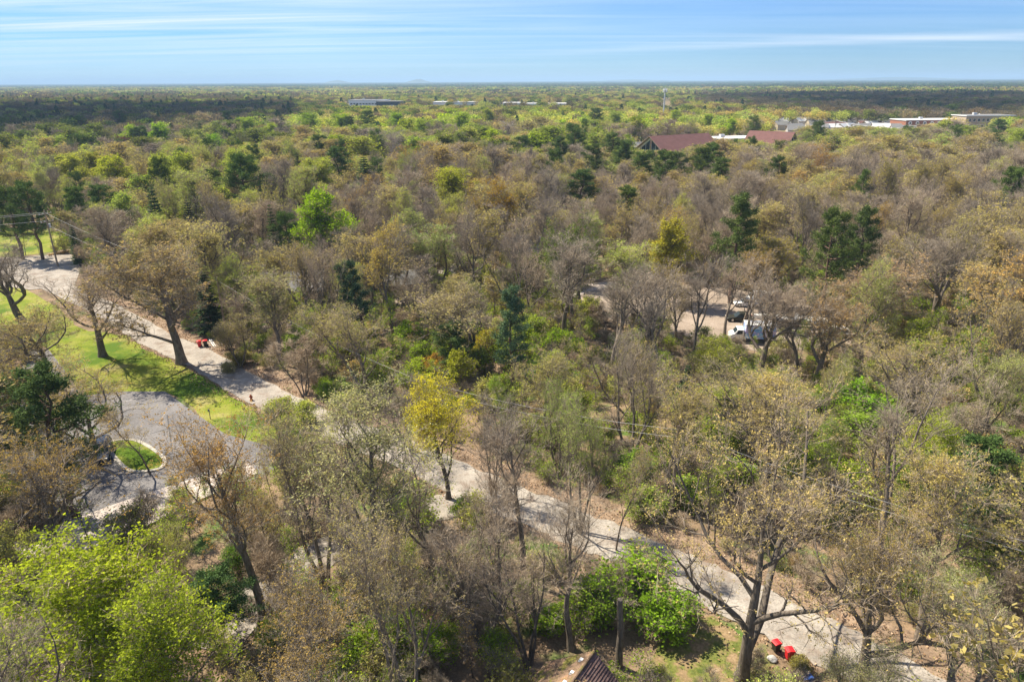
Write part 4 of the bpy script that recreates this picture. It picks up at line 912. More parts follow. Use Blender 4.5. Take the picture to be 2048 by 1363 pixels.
P_, I_, Z_, S_, T_ = [], [], [], [], []
def put(x, y, i, rz, sx, sz, t): P_.append((x, y, 0)); I_.append(i); Z_.append(rz); S_.append((sx, sx, sz)); T_.append(tuple(float(q) for q in t))
BARET = np.array(TINT['B'])
def put_mid(t):
    nm, k = t['proto'], t['kind']
    f = fol(k, nm)
    if k in 'SW': key = (nm if nm in ('spruceA', 'spruceB', 'pineA', 'pineB') else 'pineA') + ':needles'
    elif f is None: key = (nm if nm + ':bare' in FKEY else 'woodC') + ':bare'
    elif k in 'TO': key = (nm if nm + ':buds' in FKEY else 'woodA') + ':buds'
    elif k in 'P': key = 'woodD:fine'
    elif k in 'GLKYM': key = 'mapleA:leaves' if nm == 'mapleA' else 'woodA:leaves'
    else: key = 'woodD:fine'
    src = PROTO[key.split(':')[0]]; put(t['x'], t['y'], FKEY[key], t['rz'], t['r'] / src['r'], t['H'] / src['H'], t['tint'])
for t in crowd: put_mid(t)
P_, I_, Z_, S_, T_ = [], [], [], [], []
for t in crowd: put_mid(t)
for t in TREES:
    if t['hand']: remember(t['x'], t['y'], min(t['r'], 6))
n_mid = n_low = n_g = 0
def keepclear(x, y):
    for (bx, by, br) in BLD:
        if (x - bx) ** 2 + (y - by) ** 2 < br * br: return True
    return False
def sight_clear(u, v): return any(inpoly(np.array([u]), np.array([v]), p)[0] for p in OPEN[-3:])
# 200 m to 450 m with branching trees, to 1.4 km with leaf-clump trees
yy = NEAR
while yy < 1400:
    sp = 9.4 if yy < 450 else 11.0 + (yy - 450) / 950 * 2.6; hw = yy * .79 + 14
    for x in np.arange(-hw, hw, sp):
        X = x + rg.uniform(-.42, .42) * sp; Y = yy + rg.uniform(-.42, .42) * sp; H = rg.uniform(12, 18); r = rg.uniform(4.8, 8.2) * (1 if yy < 400 else 1.2)
        if keepclear(X, Y): continue
        if yy < 420 and not near_ok(X, Y, r * .75): continue
        u, v, d = PJ(X, Y, H * .8); kw = kinds_at(u, v)
        # stands of one colour: a slow pattern over the ground decides between neighbours
        g = math.sin(X * .021 + 1.3) + math.sin(Y * .017 + X * .011) + math.sin(X * .05 - Y * .03)
        if g > 1.2 and 'B' in kw: kw = dict(kw, B=kw['B'] * 2.2)
        elif g < -1.0: kw = dict(kw, B=kw.get('B', 0) * .35, T=kw.get('T', 0) * 1.3)
        if 200 < v < 300 and rg.random() < .10 and u > 600: continue
        if yy < 620 and covers(X, Y, H, r):
            H *= .78
            if covers(X, Y, H, r):
                H *= .8
                if covers(X, Y, H, r): continue
        for _ in range(6):
            if blocks_view(X, Y, H, r): H *= .88
        if blocks_view(X, Y, H, r): continue
        k = mixpick(rg, kw); tn = np.array(TINT[k]) * (np.array([1.12, 1.0, 1.05]) if k in 'GLK' else 1) * rg.uniform(.82, 1.18); tn = tn * np.array([rg.uniform(.9, 1.1), 1, rg.uniform(.8, 1.2)])
        if k in 'SW': H *= 1.1; r *= .75
        if yy < 430:
            pr = WOODY[k][rg.integers(len(WOODY[k]))]; put_mid(dict(x=X, y=Y, H=H, r=r, kind=k, proto=pr, rz=rg.uniform(0, 6.28), tint=tn)); n_mid += 1
        else:
            key = 'con' if k in 'SW' else 'bare' if k in 'BQ' else 'leaf' if k in 'GLKYM' else 'bud'
            i = LOWK[key][rg.integers(len(LOWK[key]))]; put(X, Y, i, rg.uniform(0, 6.28), r / 5.2, H / 15, tn * (1.05 if yy < 600 else .80)); n_low += 1
    yy += sp
while yy < 21000:
    sp = 36 * (1 + (yy - 1400) / 4000); hw = yy * .80
    for x in np.arange(-hw, hw, sp):
        X = x + rg.uniform(-.5, .5) * sp; Y = yy + rg.uniform(-.5, .5) * sp
        g = math.sin(X * .0031 + 1.1) + math.sin(Y * .0023 + X * .0007) + math.sin(X * .0009 - Y * .0041 + 2)
        if g < -1.6 and rg.random() < .7: continue
        u, v, d = PJ(X, Y, 12); k = mixpick(rg, kinds_at(u, v)); tn = np.array(TINT[k]) * rg.uniform(.6, 1.0)
        sc = rg.uniform(.8, 1.25) * max(1, sp / 52); put(X, Y, GRV[rg.integers(4)], rg.uniform(0, 6.28), sc, rg.uniform(.75, 1.25), tn); n_g += 1
    yy += sp * .8
print('mid', n_mid, 'low', n_low, 'groves', n_g)
points_obj('distant_woodland', np.array(P_), np.array(I_), np.array(Z_), np.array(S_), np.array(T_), FARP, label='mixed spring woodland with suburbs stretching away to the flat horizon', cat='woodland')

# ------------------------------------------------------------------ undergrowth
UG = []
def ug(key, sets, frac, size=None):
    V, Q, tv, tf = PROTO[key]['raw']; parts = [(V, [Q], M['bark']), (tv, [t_[rg.random(len(t_)) < frac] for t_ in tf], M['twig'])]
    if sets:
        vv, ff = quads(rg, foliage_pts(PROTO[key]['sets'][sets], size[0]), size[1], .7); parts.append((vv, [ff], M['leaf']))
    UG.append(joinmesh('shrub', parts))
ug('bushA', 'leaves', .25, (2200, .17)); ug('bushB', 'leaves', .25, (2200, .15)); ug('bushA', 'fine', .4, (1500, .12)); ug('bushB', None, .55); ug('bushA', None, .55)
def sapling(seed, n, H):
    rr = np.random.default_rng(seed); s_ = Skel(seed, H, lead=.95, n1=7, n2=3, n3=2, ang=38, spread=.28, gn=.07, up=.1, tr=.009, t0=.2, lean=.1)
    V, Q = s_.wood(None); tv, tf = s_.twigs(5, 3, .5, .35, .008); lv, lf = s_.leaves(n, .12, .15)
    UG.append(joinmesh('sapling', [(V, [Q], M['bark']), (tv, tf, M['twig']), (lv, [lf], M['leaf'])]))
sapling(71, 500, 6.5); sapling(72, 1200, 5.5)
UP, UI, UZ, US, UT = [], [], [], [], []
UTINT = [(.26, .36, .035), (.34, .43, .05), (.39, .41, .09), (.21, .27, .05), (.40, .38, .13), (.40, .29, .14)]
cand = []; yy = 19.0
while yy < 185:
    sp = 2.2 + yy * .004; hw = yy * .8 + 10
    for x in np.arange(-hw, hw, sp): cand.append((x + rg.uniform(-1, 1), yy + rg.uniform(-1, 1)))
    yy += sp
cand = np.array(cand); U, V, D = PJA(np.c_[cand, np.zeros(len(cand))]); okm = road_dist(cand[:, 0], cand[:, 1]) > 4.6
for p in BASE_OPEN: okm &= ~inpoly(U, V, p)
for p in OPEN[5:13]: okm &= ~inpoly(U, V, p)
for p in OPEN[:5]: okm &= ~inpoly(U, V - 14, p)
rdd = road_dist(cand[:, 0], cand[:, 1])
for (x, y), rd_, u, v in zip(cand[okm], rdd[okm], U[okm], V[okm]):
    g = math.sin(x * .13 + 2) + math.sin(y * .11 + x * .05) + rg.normal(0, .5)
    greenish = g > (-.7 if 70 < y < 125 and x > -30 else -.1)
    if rg.random() < (.18 if rd_ > 9 else .05): continue
    i = rg.choice([0, 1, 2, 3, 4, 5, 6], p=[.17, .17, .20, .09, .07, .12, .18] if greenish else [.04, .04, .20, .24, .22, .16, .10])
    if rd_ < 6.5 and i in (5, 6): i = 2
    s_ = rg.uniform(.5, 1.25) * (.65 if rd_ < 7 else 1); tn = np.array(UTINT[rg.choice(6, p=[.22, .22, .2, .14, .14, .08])]) * rg.uniform(.9, 1.35)
    UP.append((x, y, 0)); UI.append(i); UZ.append(rg.uniform(0, 6.28)); US.append((s_ * 1.15, s_ * 1.15, s_)); UT.append(tn)
print('undergrowth', len(UP))
points_obj('undergrowth', np.array(UP), np.array(UI), np.array(UZ), np.array(US), np.array(UT), UG, label='tangled brush, saplings and low green shrubs covering the forest floor', cat='undergrowth')
# bright shrubs one can point to
SHR = [(1260, 1170, 170, 3.4, (.24, .42, .03), 'bright green shrub right of the feathery tree, beside the road'), (1330, 1225, 110, 3.0, (.22, .40, .03), 'bright green shrub left of the mossy clearing'), (1195, 1210, 110, 3.2, (.22, .38, .04), 'green shrub behind the old snag'),
       (1100, 1235, 70, 2.0, (.25, .42, .04), 'vivid green shrub behind the brown tiled roof'), (990, 1290, 80, 2.2, (.27, .42, .05), 'green shrub left of the brown tiled roof'), (1720, 800, 120, 4.2, (.22, .44, .03), 'large vivid green shrub deep in the right wood'), (1760, 840, 80, 3.4, (.24, .44, .03), 'vivid green shrub right below the large one'),
       (1650, 800, 60, 3, (.25, .40, .04), 'green shrub left of the large vivid one'), (650, 782, 46, 1.8, (.30, .50, .04), 'low lime shrub at the far road edge'), (690, 800, 40, 1.8, (.28, .46, .04), 'second low lime shrub at the far road edge'), (1110, 690, 60, 4, (.26, .44, .03), 'bright green shrub left of the dark forked trunk'),
       (1150, 700, 50, 3.4, (.26, .44, .03), 'bright green shrub at the foot of the forked tree'), (1085, 745, 70, 3.2, (.20, .38, .06), 'green shrub below the slim dull conifer'), (1125, 760, 60, 3, (.20, .40, .05), 'green shrub right of the dark fir'), (850, 715, 60, 3.4, (.24, .38, .04), 'green shrub among the middle pines'),
       (820, 670, 60, 3.6, (.26, .42, .04), 'light green shrub left of the cream oak'), (640, 640, 70, 4, (.26, .40, .05), 'green shrub in front of the tan house'), (600, 690, 70, 3.6, (.24, .36, .06), 'green shrub above the road bend'), (970, 690, 60, 3.5, (.40, .38, .04), 'yellowish shrub left of the slim dull conifer'),
       (870, 730, 70, 3.0, (.42, .28, .05), 'orange tinged shrub in the middle wood'), (1930, 610, 60, 4.5, (.30, .50, .03), 'vivid lime shrub below the thick limbed oak'), (1990, 680, 80, 4, (.28, .46, .04), 'lime shrub at the right edge of the wood'), (1960, 720, 60, 3.6, (.28, .44, .05), 'lime shrub left of the right edge'),
       (1480, 950, 60, 3, (.26, .44, .04), 'lime shrub behind the huge forked oak'), (1640, 930, 90, 3.4, (.27, .40, .05), 'green shrub right of the huge forked oak crown'), (1800, 950, 80, 3, (.26, .40, .05), 'green shrub below the small lime tree'), (1380, 990, 80, 2.6, (.28, .44, .06), 'green shrub left of the huge oak above the road'),
       (1270, 930, 80, 3, (.22, .38, .05), 'green shrub beyond the road at the middle'), (1300, 1010, 90, 2.6, (.30, .42, .08), 'light green shrub at the far road verge'), (560, 815, 60, 2.2, (.40, .50, .08), 'pale lime bush at the end of the lawn'), (610, 830, 60, 2.4, (.42, .52, .09), 'pale lime bush beside the road at the lawn tip'),
       (575, 850, 50, 2.0, (.36, .46, .06), 'small lime bush between the two lawn bushes'), (470, 1115, 60, 2.4, (.18, .34, .07), 'dull green shrub below the pale concrete strip'), (800, 1010, 70, 3, (.24, .40, .05), 'green shrub left of the grey leaning tree'), (930, 1020, 60, 2.5, (.28, .46, .04), 'bright shrub beside the road gap'),
       (760, 1270, 110, 2.4, (.24, .40, .03), 'green shrub at the bottom centre'), (860, 1290, 90, 2.2, (.22, .38, .03), 'second green shrub at the bottom centre'), (700, 1330, 90, 2.2, (.20, .34, .03), 'dark green shrub at the bottom edge'), (960, 1110, 80, 2.4, (.22, .36, .05), 'green shrub under the grey leaning tree'),
       (1600, 1330, 40, .9, (.30, .30, .08), 'small mossy bush beside the front red bin'), (455, 735, 30, 1.4, (.36, .38, .16), 'pale bush beside the white boards'), (480, 715, 46, 2.0, (.30, .30, .12), 'olive bush behind the white boards')]
for i, (u, v, wp, H, ti, lb) in enumerate(SHR):
    P = PX(u, v, H * .55); pr = PROTO['bushA' if i % 2 else 'bushB']; d = PJ(P.x, P.y, H * .5)[2]; sx = wp / FP * d / 2 / pr['r']
    o = empty('shrub', (P.x, P.y, 0), rg.uniform(0, 6.28), label=lb, cat='shrub', group='bright shrubs under the trees'); o.scale = (sx, sx, H / pr['H'] * 1.05)
    link('stems', pr['trunk'], o); link('twigs', pr['twigs'], o); c = link('foliage', pr['sets']['leaves'], o); c['tint'] = [ti[0] * 1.1, ti[1], ti[2]]

# ------------------------------------------------------------------ buildings
PM = dict(white=simple('white_paint', (.78, .78, .76), .55, .08, 3), cream=simple('cream_siding', (.55, .47, .33), .8, .12, 3), brick=simple('red_brick', (.36, .16, .10), .9, .25, 2), brown=simple('brown_shingle', (.165, .078, .068), .85, .2, .5),
          glass=simple('dark_glass', (.03, .045, .055), .12, .2, 1), grey=simple('grey_roof', (.22, .215, .21), .85, .2, 1), pale=simple('pale_roof', (.62, .61, .58), .7, .1, 1), wood=simple('weathered_wood', (.30, .235, .17), .9, .3, 6, bump=.4),
          red=simple('red_plastic', (.60, .018, .022), .42, .12, 5), black=simple('black_plastic', (.022, .022, .014), .5, .15, 5), rubber=simple('rubber', (.018, .018, .018), .8), navy=simple('navy_paint', (.022, .035, .065), .22, .1, 2), chrome=simple('bare_metal', (.5, .5, .5), .35, .1, 5, metal=.8),
          teal=simple('teal_plastic', (.03, .28, .27), .5), blue=simple('blue_paint', (.03, .09, .32), .4), rock=simple('grey_rock', (.46, .45, .43), .95, .35, 3, bump=.8), rust=simple('rust_iron', (.33, .075, .03), .8, .3, 8), wire=simple('aluminium_wire', (.42, .42, .42), .5), tan=simple('tan_brick', (.46, .36, .27), .9, .2, 1), orange=simple('brick_orange', (.50, .25, .15), .9, .2, 1),
          silver=simple('silver_paint', (.52, .53, .55), .3, .06, 2), lamp=simple('lamp_glass', (.75, .72, .65), .15), yel=simple('worn_yellow', (.62, .40, .16), .8, .3, 3))
def window(parent, o, ux, uz, w, h, m_frame='white', cat=None):
    """a window at point o on a wall; ux along the wall, uz out of it"""
    ux = Vector(ux).normalized(); uz = Vector(uz).normalized(); o = Vector(o); mb = MB(); up = Vector((0, 0, 1))
    def bar(a0, a1, b0, b1, d):
        c = [o + ux * a + up * b for a, b in ((a0, b0), (a1, b0), (a1, b1), (a0, b1))]; f = [p + uz * d for p in c]; k = [p + uz * .01 for p in c]
        mb.face(f, PM[m_frame]); [mb.face([k[i], k[(i + 1) % 4], f[(i + 1) % 4], f[i]], PM[m_frame]) for i in range(4)]
    t = max(.07, w * .07)
    bar(-w / 2, w / 2, 0, t, .06); bar(-w / 2, w / 2, h - t, h, .06); bar(-w / 2, -w / 2 + t, t, h - t, .06); bar(w / 2 - t, w / 2, t, h - t, .06); bar(-t * .3, t * .3, t, h - t, .05)
    f = mb.build('window', parent)
    g = MB(); g.face([o + ux * a + up * b + uz * .025 for a, b in ((-w / 2 + t, t), (w / 2 - t, t), (w / 2 - t, h - t), (-w / 2 + t, h - t))], PM['glass']); g.build('pane', f)
# the tiled outbuilding roof at the bottom edge
A_ = PX(1188, 1302, 5.2); th = R(236)
sh_ = empty('shed', (A_.x, A_.y, 0), th - R(90) + R(0), label='small outbuilding with steep mossy brown tiled roof at the bottom edge', cat='shed')
sh_.rotation_euler = (0, 0, th)            # local x runs along the ridge towards the camera
hw, drop, ln_ = 3.3, 2.75, 8.0
w_ = MB(); w_.profile([(-hw + .35, 0), (hw - .35, 0), (hw - .35, 5.2 - drop + .35), (0, 4.95), (-hw + .35, 5.2 - drop + .35)], -.35, -ln_ + .35, PM['wood']); wo_ = w_.build('wall', sh_); wo_.rotation_euler = (0, 0, R(90))
MT = groundmat('old_roof_tile', [(0.3, (.085, .058, .055)), (0.5, (.155, .10, .09)), (0.7, (.24, .165, .14))], 1.4, 12, bump=.5)
MTM = groundmat('mossy_roof_tile', [(0.3, (.13, .085, .055)), (0.5, (.22, .15, .10)), (0.68, (.36, .20, .12))], .9, 10, patch=[((.16, .15, .035), .8, .50, .60), ((.05, .04, .03), 2.2, .58, .66)], bump=.6)
sl_ = math.hypot(hw, drop); nc = 22
for side, mt in ((1, MT), (-1, MTM)):
    for k in range(nc):
        a0 = k / nc * sl_ - .02; a1 = (k + 1) / nc * sl_ + .07; mb = MB(); nx = hw / sl_; nz = -drop / sl_; on = Vector((0, side * (-nz), nx))
        rr = random.Random(k * 7 + side); seg = 10
        for q in range(seg):
            x0 = q * ln_ / seg + .008; x1 = (q + 1) * ln_ / seg - .008; li = rr.uniform(0, .018)
            P4 = [Vector((x, side * nx * a, 5.2 + nz * a)) for x, a in ((x0, a0), (x1, a0), (x1, a1), (x0, a1))]
            lo = [P4[0] + on * .005, P4[1] + on * .005, P4[2] + on * (.075 + li), P4[3] + on * (.075 + li)]; bt = [p - on * .02 for p in P4]
            mb.face(lo if side < 0 else lo[::-1], mt); mb.face([lo[2], lo[3], bt[3], bt[2]], mt); mb.face([lo[0], lo[3], bt[3], bt[0]], mt); mb.face([lo[1], lo[2], bt[2], bt[1]], mt)
        mb.build('shingle_course', sh_)
rd = MB()
for q in range(18): rd.tube([(q * ln_ / 18 - .03, 0, 5.235 + .012 * (q % 2)), ((q + 1) * ln_ / 18, 0, 5.235)], .105, MTM, 8)
rd.build('ridge_tile', sh_)
for k, (x, a) in enumerate(((.75, .55), (1.9, .55), (2.75, .6), (4.4, .6))):
    vb = MB(); y = -hw / sl_ * a; z = 5.2 - drop / sl_ * a; vb.box(x - .13, x + .13, y - .16, y + .10, z - .05, z + .16, PM['white'], .03); vb.box(x - .17, x + .17, y - .2, y + .14, z - .09, z + .03, PM['chrome']); vb.build('roof_vent', sh_, bevel=.01)
for sgn in (1, -1):
    f = MB(); f.face([(0.0 - .04, 0, 5.22), (-.04, sgn * hw, 5.22 - drop), (-.04, sgn * hw, 5.02 - drop), (-.04, 0, 5.0)], PM['wood']); f.face([(.02, 0, 5.0), (.02, sgn * hw, 5.02 - drop), (-.04, sgn * hw, 5.02 - drop), (-.04, 0, 5.0)], PM['wood']); f.build('bargeboard', sh_)

def gable(name, label, cat, org, rz, Lx, Wy, hw_, hr, wall, roofm, overhang=.7, wins=(), gable_glass=False, chimney=False, group=None):
    o = empty(name, (org[0], org[1], 0), rz, label=label, cat=cat, group=group)
    mb = MB(); n = len(mb.v); prof = [(-Wy / 2, 0), (Wy / 2, 0), (Wy / 2, hw_), (0, hr - .15), (-Wy / 2, hw_)]
    b = 0; mb.v += [(0, y, z) for y, z in prof] + [(Lx, y, z) for y, z in prof]; mb.f += [[0, 1, 2, 3, 4][::-1], [5, 6, 7, 8, 9]] + [[i, (i + 1) % 5, 5 + (i + 1) % 5, 5 + i] for i in range(5)]; mb.m += [mb.mi(PM[wall])] * 7
    mb.build('wall', o)
    rb = MB(); sl = (hr - hw_) / (Wy / 2); e = Wy / 2 + overhang; ze = hr - sl * e
    for s in (1, -1):
        x0, x1 = -overhang * 1.3, Lx + overhang * 1.3; t = .28
        P = [Vector((x0, 0, hr)), Vector((x1, 0, hr)), Vector((x1, s * e, ze)), Vector((x0, s * e, ze))]; Q = [p - Vector((0, 0, t)) for p in P]
        rb.face(P if s < 0 else P[::-1], PM[roofm]); rb.face(Q, PM['wood']); [rb.face([P[i], P[(i + 1) % 4], Q[(i + 1) % 4], Q[i]], PM['wood'] if i != 0 else PM[roofm]) for i in range(1, 4)]
    r_ = rb.build('roof', o)
    if chimney:
        c = MB(); c.box(Lx * .6, Lx * .6 + .9, .5, 1.3, hr - 1.6, hr + .9, PM['brick']); c.build('chimney', r_)
    for (x, z, w, h, s) in wins: window(o, (x, s * (Wy / 2), z), (1, 0, 0), (0, s, 0), w, h)
    if gable_glass:
        for xx, d in ((-.02, -1), (Lx + .02, 1)):
            for s in (1, -1):
                g = MB(); y0, y1 = s * .5, s * Wy * .30; zt = lambda y: hr - sl * abs(y) - 1.1
                g.face([(xx + d * .03, y0, 1.5), (xx + d * .03, y1, 1.5), (xx + d * .03, y1, zt(y1)), (xx + d * .03, y0, zt(y0))], PM['glass']); wn = g.build('gable_window', o)
                tr = MB()
                for (ya, za, yb, zb) in ((y0, 1.5, y0, zt(y0)), (y1, 1.5, y1, zt(y1)), (y0, zt(y0), y1, zt(y1)), ((y0 + y1) / 2, 1.5, (y0 + y1) / 2, zt((y0 + y1) / 2)), (y0, 4, y1, 4)):
                    tr.tube([(xx + d * .08, ya, za), (xx + d * .08, yb, zb)], .10, PM['white'], 4)
                tr.build('mullion', wn)
            bt = MB()
            for s in (1, -1): bt.face([(xx + d * .06, 0, hr - .45), (xx + d * .06, s * Wy * .42, hr - .45 - sl * Wy * .42), (xx + d * .06, s * Wy * .42, hr - 1.5 - sl * Wy * .42), (xx + d * .06, 0, hr - 1.5)], PM['white'])
            bt.build('white_gable_board', o)
    return o
# two wings with brown roofs joined by a flat white roof
P1 = PX(1303, 272, 13.0); P2 = PX(1412, 266, 13.0); d_ = P2 - P1
gable('brown_roofed_hall', 'large brick hall with brown gabled roof, left wing with glazed gable', 'hall', (P1.x, P1.y), math.atan2(d_.y, d_.x), d_.length, 22, 6.0, 13.0, 'orange', 'brown', 1.2, gable_glass=True)
P3 = PX(1505, 261, 13.5); P4 = PX(1584, 264, 13.5); d_ = P4 - P3
gable('brown_roofed_hall', 'large brick hall with brown gabled roof, right wing with dark gable window', 'hall', (P3.x, P3.y), math.atan2(d_.y, d_.x), d_.length, 24, 5.5, 13.5, 'orange', 'brown', 1.2, gable_glass=True)
def flat(name, label, cat, org, rz, Lx, Wy, H, wall, roofm, rows=(), win_w=2.0, gap=3.4, fascia='white', group=None, band=False):
    o = empty(name, (org[0], org[1], 0), rz, label=label, cat=cat, group=group)
    m = MB(); m.box(0, Lx, 0, Wy, 0, H - .5, PM[wall]); m.build('wall', o)
    r = MB(); r.box(-.5, Lx + .5, -.5, Wy + .5, H - .5, H, PM[fascia]); r.box(0, Lx, 0, Wy, H + .003, H + .06, PM[roofm]); rr = r.build('roof', o)
    u = MB(); u.box(Lx * .3, Lx * .3 + 2.4, Wy * .5, Wy * .5 + 2, H + .06, H + 1.5, PM['silver']); u.build('roof_unit', rr)
    for z, h in rows:
        n = int((Lx - 1.5) // gap)
        for i in range(n): window(o, (1.2 + gap * (i + .5), 0, z), (1, 0, 0), (0, -1, 0), win_w, h)
    return o
P5 = PX(1420, 276, 9.5)
flat('flat_roofed_link', 'low link with a flat white roof between the two brown roofed halls', 'building', (P5.x, P5.y - 6), R(12), 28, 16, 9.5, 'brick', 'pale')
# distant offices, warehouses, shops
P = PX(697, 200, 17); ob = flat('office_building', 'distant pale office block with rows of dark windows below the horizon', 'office building', (P.x, P.y), R(-4), 46, 26, 17, 'white', 'grey', rows=((3, 2.0), (7.2, 2.0), (11.4, 2.0)), win_w=3.0, gap=3.8)
P = PX(752, 201, 17); flat('office_building', 'distant dark slab office wing right of the pale office block', 'office building', (P.x, P.y), R(-4), 28, 22, 16, 'navy', 'grey', fascia='grey')
P = PX(783, 210, 12); dm = MB(); pts = []
for i in range(9):
    a = i / 8 * math.pi; pts.append((math.cos(a) * 11, math.sin(a) * 9 + 3))
dm.profile(pts + [(-11, 0), (11, 0)], 0, 24, PM['silver']); dm.face([(8.5 * math.cos(i / 8 * math.pi), -.05, 7 * math.sin(i / 8 * math.pi) + 3.5) for i in range(9)], PM['white'])
e_ = empty('arched_hall', (P.x, P.y, 0), 0, label='distant silver hall with arched roof beside the dark office wing', cat='hall'); dm.build('arched_shell', e_); g = MB(); g.face([(-6, -.12, .5), (6, -.12, .5), (6, -.12, 3), (-6, -.12, 3)], PM['glass']); g.build('window', e_)
for (u, wpx, lab) in ((866, 46, 'distant low white warehouse left of the longest one'), (893, 60, 'distant long white warehouse roof in the centre of the horizon band'), (1006, 40, 'distant pale warehouse right of the longest one'), (1050, 46, 'distant low cream warehouse'), (1098, 32, 'distant small blue grey store at the end of the warehouses')):
    P = PX(u, 207, 9); flat('warehouse', lab, 'warehouse', (P.x, P.y), R(-3), wpx / 1.37, 30, 9 + (u % 3), 'white' if u != 1098 else 'silver', 'pale', rows=((2, 3.0),), win_w=4, gap=9, group='warehouses near the horizon')
P = PX(1813, 240, 9.5)
st = flat('row_of_shops', 'long white roofed row of shops with round dormers at right', 'shops', (P.x, P.y), R(4), 56, 20, 9.5, 'brick', 'pale', rows=((1.2, 2.6),), win_w=3.4, gap=4.4)
for i in range(9):
    dmr = MB(); x = 3 + i * 5.6; n = 12
    dmr.v += [(x + 1.3 * math.cos(j / n * 6.2832), -.75, 7.2 + 1.3 * math.sin(j / n * 6.2832)) for j in range(n)] + [(x + 1.3 * math.cos(j / n * 6.2832), 0, 7.2 + 1.3 * math.sin(j / n * 6.2832)) for j in range(n)]
    dmr.f += [list(range(n))] + [[j, (j + 1) % n, n + (j + 1) % n, n + j] for j in range(n)]; dmr.m += [dmr.mi(PM['white'])] * (n + 1)
    dd = dmr.build('round_dormer', st); g = MB(); g.face([(x + .7 * math.cos(j / n * 6.2832), -.78, 7.2 + .7 * math.sin(j / n * 6.2832)) for j in range(n)], PM['glass']); g.build('pane', dd)
c = MB(); c.tube([(57, 2, 0), (57, 2, 12)], 1.1, PM['white'], 12); c.tube([(57, 2, 12), (57, 2, 12.8), (57, 2, 13.3)], 1.2, PM['white'], 12, .3); c.build('corner_turret', st)
P = PX(1934, 231, 14); flat('apartment_block', 'three storey tan block beyond the magenta trees', 'apartment block', (P.x, P.y), R(2), 34, 16, 14, 'tan', 'grey', rows=((1.5, 2.2), (5.6, 2.2), (9.8, 2.2)), win_w=1.8, gap=3.2)
hr_ = random.Random(5)
HOUSES = [(1561, 243, 'white', 'pale'), (1585, 238, 'white', 'grey'), (1610, 240, 'white', 'pale'), (1632, 243, 'cream', 'grey'), (1590, 256, 'silver', 'grey'), (1662, 240, 'tan', 'grey'), (1668, 250, 'white', 'brown'), (1690, 246, 'brick', 'grey'), (1722, 240, 'white', 'grey'), (1745, 236, 'silver', 'grey'), (1738, 246, 'white', 'brown'),
          (1760, 252, 'white', 'pale'), (1782, 247, 'cream', 'grey'), (1805, 256, 'white', 'grey'), (1280, 262, 'white', 'pale'), (1155, 214, 'white', 'grey'), (1130, 211, 'silver', 'pale'), (1264, 292, 'white', 'grey'), (1905, 254, 'white', 'pale')]
HL = ['leftmost white distant house right of the brown roofs', 'second white distant house past the brown roofs', 'bright white distant house with pale roof', 'cream distant house among white ones', 'silver roofed distant house just past the right brown wing', 'tan distant house behind the power line', 'white distant house with a brown roof behind parked vehicles', 'brick distant house near the power line', 'white distant house with grey roof left of the shops', 'pale grey distant house behind the white ones', 'white distant house with reddish roof left of the shops',
      'white distant shed in front of the shops', 'cream distant house left of the round dormers', 'white distant house under the left end of the shops', 'white garage left of the brown roofs behind trees', 'white house near the horizon in the centre', 'silver house near the horizon in the centre', 'white outbuilding left of the glazed gable', 'white low house below the shops']
for (u, v, wl, rf), lb in zip(HOUSES, HL):
    P = PX(u, v, 5.0); L_ = hr_.uniform(11, 17); W_ = hr_.uniform(8, 10); pass
    gable('house', lb, 'house', (P.x - L_ / 2, P.y), R(hr_.uniform(-25, 25)), L_, W_, 4.2, hr_.uniform(6.6, 7.6), wl, rf, .4, wins=[(L_ * f, 1.2, 1.5, 1.4, -1) for f in (.2, .5, .8)], group='houses beyond the wood')
for k in range(16):
    u = 1566 + k * 15.4 + hr_.uniform(-5, 5); v = hr_.choice((233, 237, 241, 246, 251)); P = PX(u, v, 5.5); L_ = hr_.uniform(10, 16)
    gable('house', f'small pale distant roof, {["first", "second", "third", "fourth", "fifth", "sixth", "seventh", "eighth", "ninth", "tenth", "eleventh", "twelfth", "thirteenth", "fourteenth", "fifteenth", "sixteenth"][k]} from the left between brown roofs and shops', 'house', (P.x - L_ / 2, P.y + 3), R(hr_.uniform(-30, 30)), L_, 8, 4.4, 6.8, hr_.choice(('white', 'white', 'cream', 'silver')), hr_.choice(('pale', 'grey', 'grey', 'silver')), .4, group='houses beyond the wood')
# tan house behind the road trees
P = PX(585, 603, 0)
gable('cottage', 'small tan house with a grey roof half hidden behind trees', 'house', (P.x - 4.5, P.y), R(8), 10, 7.5, 3.3, 5.6, 'cream', 'grey', .5, wins=[(1.6, 1.0, 1.1, 1.5, -1), (4.2, 1.0, 1.1, 1.5, -1), (7.4, 1.0, 1.6, 1.4, -1)], chimney=True)
P = PX(960, 530, 0); gable('cottage', 'white house end with grey roof behind the bright pavement patch', 'house', (P.x + 2, P.y + 5), R(-6), 11, 8, 3.2, 5.6, 'white', 'grey', .5, wins=[(2, 1, 1.2, 1.4, -1), (5, 1, 1.2, 1.4, -1), (8, 1, 1.2, 1.4, -1)])
P = PX(770, 585, 0); gable('garage', 'low grey roofed garage hidden in the middle wood', 'garage', (P.x, P.y), R(14), 7, 6, 2.5, 4.2, 'cream', 'grey', .4, wins=[(3.5, 1, 1.4, 1.1, -1)])
